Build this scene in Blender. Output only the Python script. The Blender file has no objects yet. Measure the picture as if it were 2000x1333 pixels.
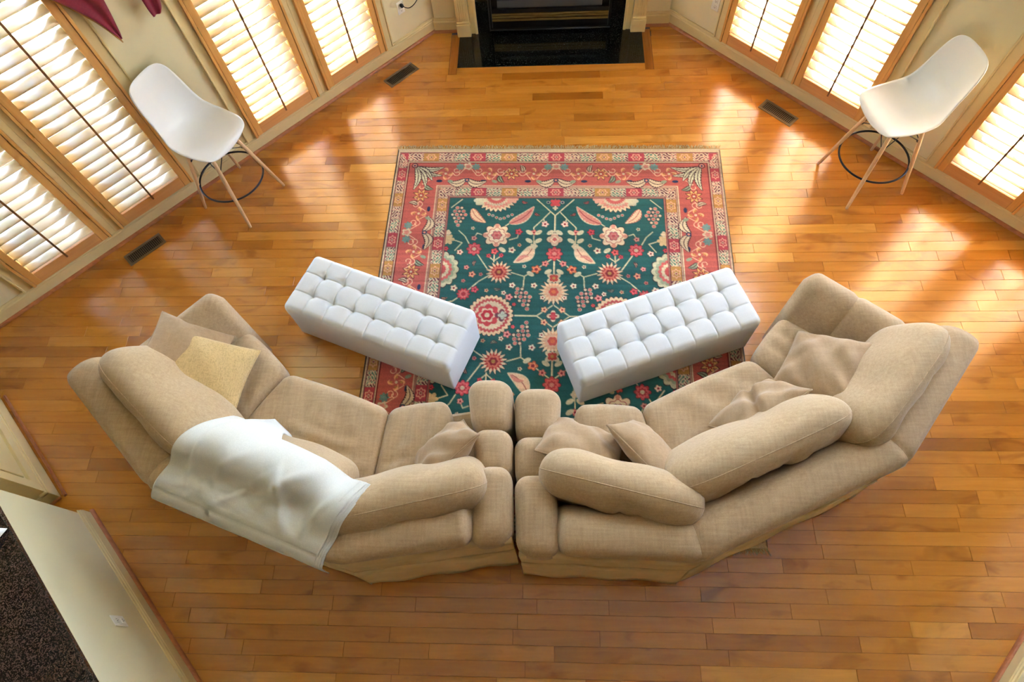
import bpy, math, random
import numpy as np
from mathutils import Matrix, Vector
from mathutils.bvhtree import BVHTree

random.seed(7)
RNG = np.random.RandomState(11)
SC = bpy.context.scene
COL = SC.collection
R2 = math.sqrt(2.0)
PI = math.pi

# ------------------------------------------------------------------ camera
CAM_H = 4.1
cam_d = bpy.data.cameras.new('camera')
cam_d.sensor_width = 36.0
cam_d.lens = 1262.8 * 36.0 / 2000.0
cam_d.clip_start = 0.05
cam_d.clip_end = 200
cam = bpy.data.objects.new('camera', cam_d)
COL.objects.link(cam)
rx, ry, rz = 0.449541, 0.051731, 0.020691
ROT = Matrix.Rotation(rz, 3, 'Z') @ Matrix.Rotation(ry, 3, 'Y') @ Matrix.Rotation(rx, 3, 'X')
cam.matrix_world = Matrix.Translation((0, 0, CAM_H)) @ ROT.to_4x4()
SC.camera = cam

# ------------------------------------------------------------------ daylight and exposure
SC.view_settings.view_transform = 'Standard'
SC.view_settings.look = 'None'
SC.view_settings.gamma = 1.0
SC.view_settings.use_curve_mapping = False
SC.view_settings.exposure = 2.33
try:
    SC.cycles.use_denoising = True
    SC.cycles.max_bounces = 6
    SC.cycles.diffuse_bounces = 5
    SC.cycles.glossy_bounces = 3
    SC.cycles.transparent_max_bounces = 8
    SC.cycles.use_adaptive_sampling = True
    SC.cycles.adaptive_threshold = 0.12
    SC.cycles.adaptive_min_samples = 30
    SC.cycles.caustics_reflective = False
    SC.cycles.caustics_refractive = False
    SC.cycles.sample_clamp_indirect = 12.0
except Exception:
    pass
SUN_ELEV = math.radians(47.5)
SUN_AZ = math.radians(14)         # from +Y towards +X
world = bpy.data.worlds.new('sky')
SC.world = world
world.use_nodes = True
wn = world.node_tree.nodes
wl = world.node_tree.links
bg = wn['Background']
sky = wn.new('ShaderNodeTexSky')
sky.sky_type = 'HOSEK_WILKIE'
sky.sun_direction = (math.sin(SUN_AZ) * math.cos(SUN_ELEV), math.cos(SUN_AZ) * math.cos(SUN_ELEV), math.sin(SUN_ELEV))
sky.turbidity = 3.5
sky.ground_albedo = 0.4
tint = wn.new('ShaderNodeMix'); tint.data_type = 'RGBA'; tint.blend_type = 'MULTIPLY'
tint.inputs[0].default_value = 1.0
tint.inputs[7].default_value = (1.0, 0.95, 1.04, 1)
wl.new(sky.outputs[0], tint.inputs[6])
wl.new(tint.outputs[2], bg.inputs[0])
bg.inputs[1].default_value = 19.0
sun_d = bpy.data.lights.new('sun', 'SUN')
sun_d.energy = 36.0
sun_d.angle = math.radians(0.6)
sun_d.color = (1.0, 0.98, 0.95)
sun = bpy.data.objects.new('sun', sun_d)
COL.objects.link(sun)
sd = Vector(sky.sun_direction)
sun.rotation_euler = sd.to_track_quat('Z', 'Y').to_euler()
sun.location = (0, 12, 14)


# ================================================================== helpers
def tag(o, label=None, cat=None, group=None, kind=None):
    if label: o['label'] = label
    if cat: o['category'] = cat
    if group: o['group'] = group
    if kind: o['kind'] = kind
    return o


def empty(name, loc=(0, 0, 0), rz=0.0, parent=None):
    o = bpy.data.objects.new(name, None)
    o.empty_display_size = 0.1
    COL.objects.link(o)
    o.location = loc
    o.rotation_euler = (0, 0, rz)
    if parent: o.parent = parent
    return o


def mesh_data(name, v, f, mat=None, smooth=False):
    me = bpy.data.meshes.new(name)
    me.from_pydata([tuple(map(float, p)) for p in v], [], [tuple(int(i) for i in q) for q in f])
    me.update()
    if mat is not None: me.materials.append(mat)
    if smooth:
        me.polygons.foreach_set('use_smooth', [True] * len(me.polygons))
    return me


def link(name, me, parent=None, loc=None, rot=None):
    o = bpy.data.objects.new(name, me)
    COL.objects.link(o)
    if parent is not None: o.parent = parent
    if loc is not None: o.location = loc
    if rot is not None: o.rotation_euler = rot
    return o


def obj(name, vf, mat, parent=None, smooth=False, local=False):
    """vf in world coordinates unless local; the parent is an unrotated empty"""
    v, f = vf
    v = np.asarray(v, float)
    if parent is not None and not local:
        off = Vector((0, 0, 0)); p = parent
        while p is not None:
            off += p.location; p = p.parent
        v = v - np.array(off)
    return link(name, mesh_data(name, v, f, mat, smooth), parent)


def join(*parts):
    vs, fs, n = [], [], 0
    for v, f in parts:
        v = np.asarray(v, float)
        vs.append(v)
        fs += [tuple(i + n for i in q) for q in f]
        n += len(v)
    return np.vstack(vs), fs


def xform(vf, rz=0.0, t=(0, 0, 0)):
    v, f = vf
    c, s = math.cos(rz), math.sin(rz)
    m = np.array([[c, -s, 0], [s, c, 0], [0, 0, 1]])
    return np.asarray(v, float) @ m.T + np.array(t), f


BOXF = [(0, 3, 2, 1), (4, 5, 6, 7), (0, 1, 5, 4), (1, 2, 6, 5), (2, 3, 7, 6), (3, 0, 4, 7)]


def box(x0, x1, y0, y1, z0, z1):
    return np.array([(x0, y0, z0), (x1, y0, z0), (x1, y1, z0), (x0, y1, z0), (x0, y0, z1), (x1, y0, z1), (x1, y1, z1), (x0, y1, z1)], float), list(BOXF)


def cbox(x0, x1, y0, y1, z0, z1, b=0.003):
    """box with chamfered edges (24 vertices)"""
    return rbox3((x1 - x0) / 2, (y1 - y0) / 2, (z1 - z0) / 2, b, 1, 1, ((x0 + x1) / 2, (y0 + y1) / 2, (z0 + z1) / 2))


def axis(s, r, ne, nm):
    r = min(r, s * 0.999)
    a = np.linspace(-s, -s + r, ne + 1)
    m = np.linspace(-s + r, s - r, nm + 1)[1:-1]
    return np.concatenate([a, m, -a[::-1]])


def rbox3(sx, sy, sz, r, ne=3, nm=6, c=(0, 0, 0), nz=None):
    """rounded box centred at c, half sizes s, radius r; quads, welded"""
    X, Y = axis(sx, r, ne, nm if np.isscalar(nm) else nm[0]), axis(sy, r, ne, nm if np.isscalar(nm) else nm[1])
    Z = axis(sz, r, ne, nz if nz else (nm if np.isscalar(nm) else nm[2]))
    idx, V, F = {}, [], []

    def vid(i, j, k):
        t = (i, j, k)
        if t not in idx:
            idx[t] = len(V)
            V.append((X[i], Y[j], Z[k]))
        return idx[t]
    a, b, cc = len(X) - 1, len(Y) - 1, len(Z) - 1
    for i in range(a):
        for j in range(b):
            F.append((vid(i, j, 0), vid(i, j + 1, 0), vid(i + 1, j + 1, 0), vid(i + 1, j, 0)))
            F.append((vid(i, j, cc), vid(i + 1, j, cc), vid(i + 1, j + 1, cc), vid(i, j + 1, cc)))
    for i in range(a):
        for k in range(cc):
            F.append((vid(i, 0, k), vid(i + 1, 0, k), vid(i + 1, 0, k + 1), vid(i, 0, k + 1)))
            F.append((vid(i, b, k), vid(i, b, k + 1), vid(i + 1, b, k + 1), vid(i + 1, b, k)))
    for j in range(b):
        for k in range(cc):
            F.append((vid(0, j, k), vid(0, j, k + 1), vid(0, j + 1, k + 1), vid(0, j + 1, k)))
            F.append((vid(a, j, k), vid(a, j + 1, k), vid(a, j + 1, k + 1), vid(a, j, k + 1)))
    P = np.array(V)
    s = np.array([sx, sy, sz])
    rr = np.minimum(r, s * 0.999)
    inner = np.clip(P, -(s - rr), s - rr)
    d = P - inner
    dn = d / np.maximum(rr, 1e-9)
    l = np.linalg.norm(dn, axis=1, keepdims=True)
    dn = np.where(l > 1e-9, dn / np.maximum(l, 1e-9), dn)
    mx = np.abs(d / np.maximum(rr, 1e-9)).max(axis=1, keepdims=True)
    P = inner + dn * rr * mx
    return P + np.array(c), F


def tube(pts, r, n=8, closed=False, caps=True):
    pts = np.asarray(pts, float)
    m = len(pts)
    rs = np.full(m, r) if np.isscalar(r) else np.asarray(r, float)
    if closed:
        T = np.roll(pts, -1, 0) - np.roll(pts, 1, 0)
    else:
        T = np.gradient(pts, axis=0)
    T /= np.maximum(np.linalg.norm(T, axis=1, keepdims=True), 1e-9)
    up = np.array([0, 0, 1.0])
    if abs(T[0] @ up) > 0.9: up = np.array([1.0, 0, 0])
    N = up - (up @ T[0]) * T[0]
    N /= np.linalg.norm(N)
    V, F = [], []
    for i in range(m):
        N = N - (N @ T[i]) * T[i]
        N /= max(np.linalg.norm(N), 1e-9)
        B = np.cross(T[i], N)
        for k in range(n):
            a = 2 * PI * k / n
            V.append(pts[i] + rs[i] * (math.cos(a) * N + math.sin(a) * B))
    L = m if closed else m - 1
    for i in range(L):
        for k in range(n):
            a, b = i * n + k, i * n + (k + 1) % n
            c, d = ((i + 1) % m) * n + (k + 1) % n, ((i + 1) % m) * n + k
            F.append((a, b, c, d))
    if caps and not closed:
        F.append(tuple(range(n - 1, -1, -1)))
        F.append(tuple(range((m - 1) * n, m * n)))
    return np.array(V), F


def grid_faces(nu, nv, flip=False):
    F = []
    for i in range(nu - 1):
        for j in range(nv - 1):
            q = (i * nv + j, (i + 1) * nv + j, (i + 1) * nv + j + 1, i * nv + j + 1)
            F.append(q[::-1] if flip else q)
    return F


def loft(rings, cap=True):
    """rings: list of equal-length closed profiles"""
    rings = [np.asarray(r, float) for r in rings]
    n = len(rings[0])
    V = np.vstack(rings)
    F = []
    for i in range(len(rings) - 1):
        for k in range(n):
            a, b = i * n + k, i * n + (k + 1) % n
            F.append((a, b, b + n, a + n))
    if cap:
        F.append(tuple(range(n - 1, -1, -1)))
        F.append(tuple(range((len(rings) - 1) * n, len(rings) * n)))
    return V, F


def smooth_path(pts, n):
    """Catmull-Rom resample of a polyline (k dims)"""
    P = np.asarray(pts, float)
    P = np.vstack([2 * P[0] - P[1], P, 2 * P[-1] - P[-2]])
    out = []
    m = len(P) - 3
    for t in np.linspace(0, m - 1e-6, n):
        i = int(t); u = t - i
        p0, p1, p2, p3 = P[i], P[i + 1], P[i + 2], P[i + 3]
        out.append(0.5 * ((2 * p1) + (-p0 + p2) * u + (2 * p0 - 5 * p1 + 4 * p2 - p3) * u * u + (-p0 + 3 * p1 - 3 * p2 + p3) * u ** 3))
    return np.array(out)


def copy_tree(o, parent=None):
    c = o.copy()
    COL.objects.link(c)
    if parent is not None: c.parent = parent
    for ch in list(o.children):
        copy_tree(ch, c)
    return c


# ================================================================== materials
def srgb(r, g, b):
    def f(c):
        c /= 255.0
        return c / 12.92 if c <= 0.04045 else ((c + 0.055) / 1.055) ** 2.4
    return (f(r), f(g), f(b), 1.0)


class N:
    """small node-graph helper"""
    def __init__(self, name, rough=0.5, spec=0.5):
        self.m = bpy.data.materials.new(name)
        self.m.use_nodes = True
        self.t = self.m.node_tree
        self.b = self.t.nodes['Principled BSDF']
        self.b.inputs['Roughness'].default_value = rough
        self.b.inputs['Specular IOR Level'].default_value = spec

    def new(self, typ, **kw):
        n = self.t.nodes.new(typ)
        for k, v in kw.items():
            setattr(n, k, v)
        return n

    def l(self, a, b):
        self.t.links.new(a, b)

    def coords(self, scale=(1, 1, 1), kind='Object', rot=(0, 0, 0), offset=None):
        if kind == 'World':
            src = self.new('ShaderNodeNewGeometry').outputs['Position']
        else:
            src = self.new('ShaderNodeTexCoord').outputs[kind]
        mp = self.new('ShaderNodeMapping')
        mp.inputs['Scale'].default_value = scale
        mp.inputs['Rotation'].default_value = rot
        self.l(src, mp.inputs['Vector'])
        if offset is not None:
            self.l(offset, mp.inputs['Location'])
        return mp.outputs[0]

    def noise(self, vec, scale=5.0, detail=4.0, rough=0.55, dist=0.0):
        n = self.new('ShaderNodeTexNoise')
        n.inputs['Scale'].default_value = scale
        n.inputs['Detail'].default_value = detail
        n.inputs['Roughness'].default_value = rough
        n.inputs['Distortion'].default_value = dist
        self.l(vec, n.inputs['Vector'])
        return n.outputs['Fac']

    def ramp(self, fac, stops):
        r = self.new('ShaderNodeValToRGB')
        e = r.color_ramp.elements
        while len(e) < len(stops): e.new(0.5)
        for i, (p, c) in enumerate(stops):
            e[i].position = p
            e[i].color = c if len(c) == 4 else (*c, 1)
        self.l(fac, r.inputs[0])
        return r.outputs[0]

    def mix(self, fac, a, b, mode='MIX'):
        n = self.new('ShaderNodeMix', data_type='RGBA', blend_type=mode)
        for sock, val in ((n.inputs[0], fac), (n.inputs[6], a), (n.inputs[7], b)):
            if isinstance(val, (int, float)): sock.default_value = val
            elif isinstance(val, tuple): sock.default_value = val
            else: self.l(val, sock)
        return n.outputs[2]

    def math(self, op, a, b=0.0):
        n = self.new('ShaderNodeMath', operation=op)
        for sock, val in zip(n.inputs, (a, b)):
            if isinstance(val, (int, float)): sock.default_value = val
            else: self.l(val, sock)
        return n.outputs[0]

    def color(self, c):
        if isinstance(c, tuple): self.b.inputs['Base Color'].default_value = c
        else: self.l(c, self.b.inputs['Base Color'])
        return self

    def bump(self, h, strength=0.3, dist=0.002):
        n = self.new('ShaderNodeBump')
        n.inputs['Strength'].default_value = strength
        n.inputs['Distance'].default_value = dist
        self.l(h, n.inputs['Height'])
        self.l(n.outputs[0], self.b.inputs['Normal'])
        return self


def plain(name, c, rough=0.5, spec=0.5, metal=0.0, var=0.06, scale=6.0, bump=0.0, bscale=200.0):
    n = N(name, rough, spec)
    n.b.inputs['Metallic'].default_value = metal
    v = n.coords()
    f = n.noise(v, scale, 3)
    d = tuple(max(0, x * (1 - var * 2.2)) for x in c[:3]) + (1,)
    u = tuple(min(1, x * (1 + var)) for x in c[:3]) + (1,)
    n.color(n.ramp(f, [(0.3, d), (0.7, u)]))
    if bump: n.bump(n.noise(v, bscale, 2), bump, 0.001)
    return n.m


def wood(name, lo, hi, rough=0.35, along='Z', scale=1.0, spec=0.5):
    n = N(name, rough, spec)
    sc = {'X': (3, 45, 45), 'Y': (45, 3, 45), 'Z': (45, 45, 3)}[along]
    oi = n.new('ShaderNodeObjectInfo')
    cx = n.new('ShaderNodeCombineXYZ')
    n.l(n.math('MULTIPLY', oi.outputs['Random'], 37.0), cx.inputs[0])
    n.l(n.math('MULTIPLY', oi.outputs['Random'], 91.0), cx.inputs[2])
    v = n.coords(tuple(s * scale for s in sc), offset=cx.outputs[0])
    f = n.noise(v, 1.0, 6, 0.6, 0.4)
    n.color(n.ramp(f, [(0.25, lo), (0.75, hi)]))
    n.bump(f, 0.08, 0.001)
    return n.m


def floor_mat(name, attr_type):
    n = N(name, 0.26, 0.5)
    at = n.new('ShaderNodeAttribute', attribute_name='tone', attribute_type=attr_type)
    tone = at.outputs['Fac']
    cx = n.new('ShaderNodeCombineXYZ')
    n.l(n.math('MULTIPLY', tone, 53.0), cx.inputs[0])
    n.l(n.math('MULTIPLY', tone, 171.0), cx.inputs[1])
    v = n.coords((2.2, 26, 26), 'World', offset=cx.outputs[0])
    g = n.noise(v, 1.0, 6, 0.6, 0.6)
    v2 = n.coords((3.0, 7.0, 3.0), 'World', offset=cx.outputs[0])
    blot = n.noise(v2, 1.0, 3, 0.5, 0.8)
    base = n.ramp(tone, [(0.0, srgb(160, 98, 28)), (0.35, srgb(190, 122, 40)), (0.75, srgb(204, 136, 48)), (1.0, srgb(217, 154, 64))])
    c1 = n.mix(n.ramp(g, [(0.3, (0, 0, 0)), (0.75, (1, 1, 1))]), n.mix(1.0, base, (0.80, 0.76, 0.72, 1), 'MULTIPLY'), base)
    c2 = n.mix(n.ramp(blot, [(0.57, (0, 0, 0)), (0.74, (1, 1, 1))]), c1, n.mix(1.0, base, (0.56, 0.48, 0.42, 1), 'MULTIPLY'))
    n.color(c2)
    n.l(n.math('ADD', n.math('MULTIPLY', g, 0.08), 0.15), n.b.inputs['Roughness'])
    n.b.inputs['Coat Weight'].default_value = 1.0
    n.b.inputs['Coat IOR'].default_value = 1.6
    n.b.inputs['Coat Roughness'].default_value = 0.17
    n.bump(g, 0.04, 0.001)
    return n.m


def fabric(name, lo, hi, weave=(420, 420, 420), rough=0.9, bumps=0.35, sheen=0.25, streak=(6, 90, 90), streak_amt=0.5):
    n = N(name, rough, 0.2)
    v = n.coords(weave)
    f = n.noise(v, 1.0, 2, 0.6)
    v2 = n.coords(streak)
    s = n.noise(v2, 1.0, 4, 0.6)
    v3 = n.coords((streak[1], streak[0], streak[2]))
    s2 = n.noise(v3, 1.0, 4, 0.6)
    m = n.math('ADD', n.math('MULTIPLY', f, 0.5), n.math('MULTIPLY', n.math('ADD', s, s2), streak_amt * 0.5))
    n.color(n.ramp(m, [(0.32, lo), (0.70, hi)]))
    n.b.inputs['Sheen Weight'].default_value = sheen
    n.b.inputs['Sheen Roughness'].default_value = 0.5
    n.bump(n.math('ADD', f, n.math('ADD', s, s2)), bumps, 0.0015)
    return n.m


def granite(name, dark, speck, rough=0.12, scale=160, thr=0.72):
    n = N(name, rough, 0.5)
    v = n.coords()
    vo = n.new('ShaderNodeTexVoronoi')
    vo.inputs['Scale'].default_value = scale
    n.l(v, vo.inputs['Vector'])
    sep = n.new('ShaderNodeSeparateColor')
    n.l(vo.outputs['Color'], sep.inputs[0])
    f = n.noise(v, 12, 3)
    c = n.ramp(sep.outputs[0], [(0.0, dark), (thr, dark), (thr + 0.12, speck), (1.0, speck)])
    n.color(n.mix(n.math('MULTIPLY', f, 0.5), c, tuple(x * 0.6 for x in dark[:3]) + (1,)))
    return n.m


MAT = {}
MAT['plank'] = floor_mat('floor plank', 'OBJECT')
MAT['plank_far'] = floor_mat('floor plank far', 'GEOMETRY')
MAT['subfloor'] = plain('dark joint', srgb(58, 34, 16), 0.8)
MAT['border'] = wood('floor border', srgb(128, 76, 26), srgb(172, 108, 44), 0.2, 'Y', 0.6)
MAT['border_front'] = wood('floor border front', srgb(176, 114, 42), srgb(200, 136, 56), 0.2, 'X', 0.6)
MAT['wall'] = plain('cream wall paint', srgb(230, 220, 180), 0.6, 0.3, var=0.015, scale=2, bump=0.05, bscale=300)
MAT['trim'] = plain('cream trim paint', srgb(224, 206, 152), 0.4, 0.4, var=0.02, scale=4)
MAT['ceiling'] = plain('white ceiling paint', srgb(240, 236, 225), 0.7, 0.2, var=0.01)
MAT['shoe'] = wood('shoe moulding wood', srgb(150, 88, 48), srgb(190, 122, 76), 0.35, 'X', 0.7)
MAT['shutter'] = wood('honey shutter wood', srgb(212, 154, 80), srgb(230, 178, 104), 0.38, 'Z')
MAT['rail'] = wood('honey shutter rail wood', srgb(208, 148, 86), srgb(224, 168, 104), 0.4, 'X')
MAT['slat'] = wood('honey slat wood', srgb(229, 204, 164), srgb(239, 219, 187), 0.28, 'X', 0.7)
MAT['rod'] = wood('tilt rod wood', srgb(118, 74, 34), srgb(146, 98, 50), 0.5, 'Z')
MAT['brass'] = plain('brass', srgb(176, 146, 84), 0.32, 0.5, 1.0, 0.03)
MAT['black_metal'] = plain('black metal', srgb(22, 22, 24), 0.38, 0.5, 0.4, 0.05)
MAT['firebox'] = plain('black firebox steel', srgb(15, 16, 18), 0.32, 0.5, 0.2, 0.05)
MAT['grey_steel'] = plain('dark grey steel', srgb(66, 66, 70), 0.35, 0.5, 0.3, 0.05)
MAT['granite'] = granite('black granite', srgb(13, 15, 16), srgb(90, 98, 98), 0.08, 260, 0.93)
MAT['counter'] = granite('brown granite', srgb(34, 28, 26), srgb(104, 84, 74), 0.14, 230, 0.55)
MAT['white_frame'] = plain('white window sash', srgb(232, 232, 226), 0.45, 0.4, var=0.01)
MAT['plastic'] = plain('white plastic', srgb(236, 237, 236), 0.32, 0.5, var=0.005)
MAT['beech'] = wood('pale beech', srgb(206, 168, 122), srgb(226, 192, 148), 0.42, 'Z', 0.8)
MAT['outlet'] = plain('white outlet plastic', srgb(238, 236, 226), 0.35, 0.5, var=0.01)
MAT['slot'] = plain('dark slot', srgb(40, 36, 32), 0.6)
MAT['vent'] = plain('bronze vent', srgb(120, 104, 80), 0.45, 0.5, 0.5, 0.04)
MAT['vent_dark'] = plain('vent shaft', srgb(10, 9, 8), 0.8)
MAT['sofa'] = fabric('tan sofa weave', srgb(158, 131, 97), srgb(207, 181, 145))
MAT['cushion'] = fabric('tan cushion weave', srgb(162, 135, 100), srgb(209, 184, 147), streak=(90, 6, 90))
MAT['pillow'] = fabric('taupe pillow weave', srgb(158, 130, 97), srgb(202, 174, 138), streak=(60, 9, 60), streak_amt=0.35)
MAT['knit'] = fabric('ribbed gold pillow', srgb(158, 128, 78), srgb(212, 182, 128), weave=(200, 70, 200), bumps=0.9, streak=(130, 12, 130), streak_amt=0.8)
MAT['lining'] = plain('plain beige slipcover cotton', srgb(216, 194, 152), 0.9, 0.2, var=0.04, scale=9, bump=0.2, bscale=500)
MAT['linen'] = fabric('pale grey linen', srgb(216, 219, 221), srgb(233, 236, 238), streak_amt=0.25, bumps=0.15, sheen=0.1)
MAT['blanket'] = fabric('white fleece', srgb(214, 216, 212), srgb(236, 238, 234), weave=(160, 160, 160), bumps=0.25, sheen=0.4, streak_amt=0.2)
MAT['burgundy'] = fabric('burgundy curtain', srgb(120, 34, 54), srgb(164, 60, 80), streak_amt=0.3, bumps=0.2)
MAT['gold_lining'] = fabric('gold curtain lining', srgb(170, 124, 60), srgb(200, 152, 84), streak_amt=0.3, bumps=0.2)
MAT['paper'] = plain('white paper', srgb(238, 240, 242), 0.7, 0.2, var=0.01)
MAT['fringe'] = plain('cream rug fringe', srgb(196, 178, 132), 0.95, 0.1, var=0.12, scale=60)
MAT['ground'] = plain('dry lawn', srgb(112, 110, 80), 0.9, 0.1, var=0.15, scale=1.5)
MAT['rear_wall'] = plain('tan wall paint', srgb(176, 154, 122), 0.7, 0.2, var=0.02)
MAT['leaf'] = plain('green leaf', srgb(70, 104, 44), 0.6, 0.3, var=0.2, scale=3)
MAT['bark'] = plain('bark', srgb(92, 74, 58), 0.9, 0.1, var=0.2, scale=8)
MAT['siding'] = plain('outside siding', srgb(214, 206, 190), 0.8, 0.2)


def glass_mat():
    n = N('window glass')
    t = n.t
    out = [x for x in t.nodes if x.type == 'OUTPUT_MATERIAL'][0]
    tr = n.new('ShaderNodeBsdfTransparent')
    tr.inputs[0].default_value = (0.93, 0.95, 0.94, 1)
    gl = n.new('ShaderNodeBsdfGlossy')
    gl.inputs['Roughness'].default_value = 0.02
    mx = n.new('ShaderNodeMixShader')
    fr = n.new('ShaderNodeLayerWeight')
    fr.inputs[0].default_value = 0.5
    n.l(n.math('ADD', n.math('MULTIPLY', n.math('POWER', fr.outputs['Facing'], 5.0), 0.8), 0.05), mx.inputs[0])
    n.l(tr.outputs[0], mx.inputs[1])
    n.l(gl.outputs[0], mx.inputs[2])
    n.l(mx.outputs[0], out.inputs['Surface'])
    return n.m


MAT['glass'] = glass_mat()


def added_sheer_mat():  # translucent sheet added to glow in the sun and soften it
    n = N('added light diffuser', 0.9, 0.1)
    out = [x for x in n.t.nodes if x.type == 'OUTPUT_MATERIAL'][0]
    n.color((0.62, 0.63, 0.65, 1))
    tl = n.new('ShaderNodeBsdfTranslucent')
    tl.inputs[0].default_value = (0.80, 0.84, 0.90, 1)
    mx = n.new('ShaderNodeMixShader')
    mx.inputs[0].default_value = 0.70
    n.l(n.b.outputs[0], mx.inputs[1])
    n.l(tl.outputs[0], mx.inputs[2])
    n.l(mx.outputs[0], out.inputs['Surface'])
    return n.m


MAT['sheer'] = added_sheer_mat()

# ================================================================== the room shell
# wall frames: rotate by ang about Z; local x runs along the wall, local y points outdoors
WALLS = {'left': (PI / 4, 6.17 / R2), 'right': (-PI / 4, 6.24 / R2), 'back': (0.0, 5.13)}
WT = 0.035           # wall face lies this far behind the shoe moulding
CEIL = 5.4
WIN = {'left': [(1.717, 2.375), (0.975, 1.628), (-0.283, 0.366), (-1.017, -0.369)],
       'right': [(-2.319, -1.689), (-1.590, -0.940), (-0.317, 0.312), (0.400, 1.040)]}
WZ0, WZ1 = 0.145, 2.30
UZ0, UZ1 = 2.85, 4.66
SPAN = {'left': (-3.6, 2.965), 'right': (-2.965, 3.6), 'back': (-1.02, 1.09)}


def wall_boxes(x0, x1, openings, y0, y1):
    """wall slab with rectangular openings (x0,x1,z0,z1), openings sharing x ranges per column"""
    parts = []
    cols = sorted(set((a, b) for a, b, _, _ in openings))
    cur = x0
    for a, b in cols:
        parts.append(box(cur, a, y0, y1, 0, CEIL))
        zs = sorted((c, d) for aa, bb, c, d in openings if (aa, bb) == (a, b))
        z = 0.0
        for c, d in zs:
            parts.append(box(a, b, y0, y1, z, c))
            z = d
        parts.append(box(a, b, y0, y1, z, CEIL))
        cur = b
    parts.append(box(cur, x1, y0, y1, 0, CEIL))
    return join(*parts)


roots = {}
for side, (ang, dist) in WALLS.items():
    ops = []
    for a, b in WIN.get(side, []):
        ops += [(a + 0.05, b - 0.05, WZ0 + 0.04, WZ1 - 0.04), (a + 0.05, b - 0.05, UZ0, UZ1)]
    vf = wall_boxes(SPAN[side][0], SPAN[side][1], ops, dist + WT, dist + WT + 0.10)
    w = obj('wall_' + side, xform(vf, ang), MAT['wall'])
    tag(w, kind='structure')
    roots[side] = w


def wpt(side, x, y, z):
    ang, dist = WALLS[side]
    c, s = math.cos(ang), math.sin(ang)
    yy = dist + y
    return (x * c - yy * s, x * s + yy * c, z)


def wobj(name, side, vf, mat, parent=None, smooth=False):
    ang, dist = WALLS[side]
    v, f = vf
    v = np.asarray(v, float) + np.array([0, dist, 0])
    return obj(name, xform((v, f), ang), mat, parent, smooth)


# closing walls of the tall room, behind and beside the viewpoint
ends = {'l': wpt('left', SPAN['left'][0], WT, 0), 'r': wpt('right', SPAN['right'][1], WT, 0)}
xl, yl = ends['l'][0], ends['l'][1]
xr, yr = ends['r'][0], ends['r'][1]
tag(obj('wall_far_left', box(xl - 0.2, xl, -5.0, yl + 0.15, 0, CEIL), MAT['rear_wall']), kind='structure')
tag(obj('wall_far_right', box(xr, xr + 0.2, -5.0, yr + 0.15, 0, CEIL), MAT['rear_wall']), kind='structure')
tag(obj('wall_front', box(xl - 0.2, xr + 0.2, -5.2, -5.0, 0, CEIL), MAT['rear_wall']), kind='structure')
cpoly = [(xl - 0.2, -5.2), (xr + 0.2, -5.2), (xr + 0.2, yr + 0.1), wpt('right', SPAN['right'][0], 0.2, 0)[:2], wpt('left', SPAN['left'][1], 0.2, 0)[:2], (xl - 0.2, yl + 0.1)]
tag(obj('ceiling', loft([[(x, y, z) for x, y in cpoly] for z in (CEIL, CEIL + 0.2)]), MAT['ceiling']), kind='structure')
for side in ('left',):
    a, b = SPAN[side]
    tag(wobj('added_sun_eave', side, box(a - 0.6, b + 0.6, 0.13, 2.0, CEIL - 0.65, CEIL - 0.53), MAT['white_frame']), kind='structure')  # unseen eave added to keep direct sun out of the upper left windows
tag(obj('ground', box(-45, 45, 5.5, 60, -0.45, -0.4), MAT['ground']), kind='structure')
tag(obj('ground', box(-45, xl - 0.4, -30, 5.5, -0.45, -0.4), MAT['ground']), kind='structure')
tag(obj('ground', box(xr + 0.4, 45, -30, 5.5, -0.45, -0.4), MAT['ground']), kind='structure')


# ------------------------------------------------------------------ baseboards and shoe mouldings
def base_profile(x0, x1):
    prof = [(WT, 0.0), (0.018, 0.0), (0.018, 0.100), (0.022, 0.108), (0.022, 0.116), (0.028, 0.122), (0.030, 0.135), (WT, 0.136)]
    return loft([[(x, y, z) for y, z in prof] for x in (x0, x1)])


def shoe_profile(x0, x1):
    prof = [(0.019, 0.0)] + [(0.019 - 0.019 * math.cos(a), 0.022 * math.sin(a)) for a in np.linspace(0, PI / 2, 6)]
    return loft([[(x, y, z) for y, z in prof] for x in (x0, x1)])


for side in ('left', 'right'):
    a, b = SPAN[side]
    tag(wobj('baseboard_' + side, side, base_profile(a, b), MAT['trim']), kind='structure')
    tag(wobj('trim_1' if side == 'left' else 'trim_2', side, shoe_profile(a, b), MAT['shoe']), kind='structure')
for k, (a, b) in enumerate(((-1.03, -0.815), (0.885, 1.10))):
    tag(wobj('baseboard_back', 'back', base_profile(a, b), MAT['trim']), kind='structure')
    tag(wobj('trim_%d' % (3 + k), 'back', shoe_profile(a, b), MAT['shoe']), kind='structure')

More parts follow.
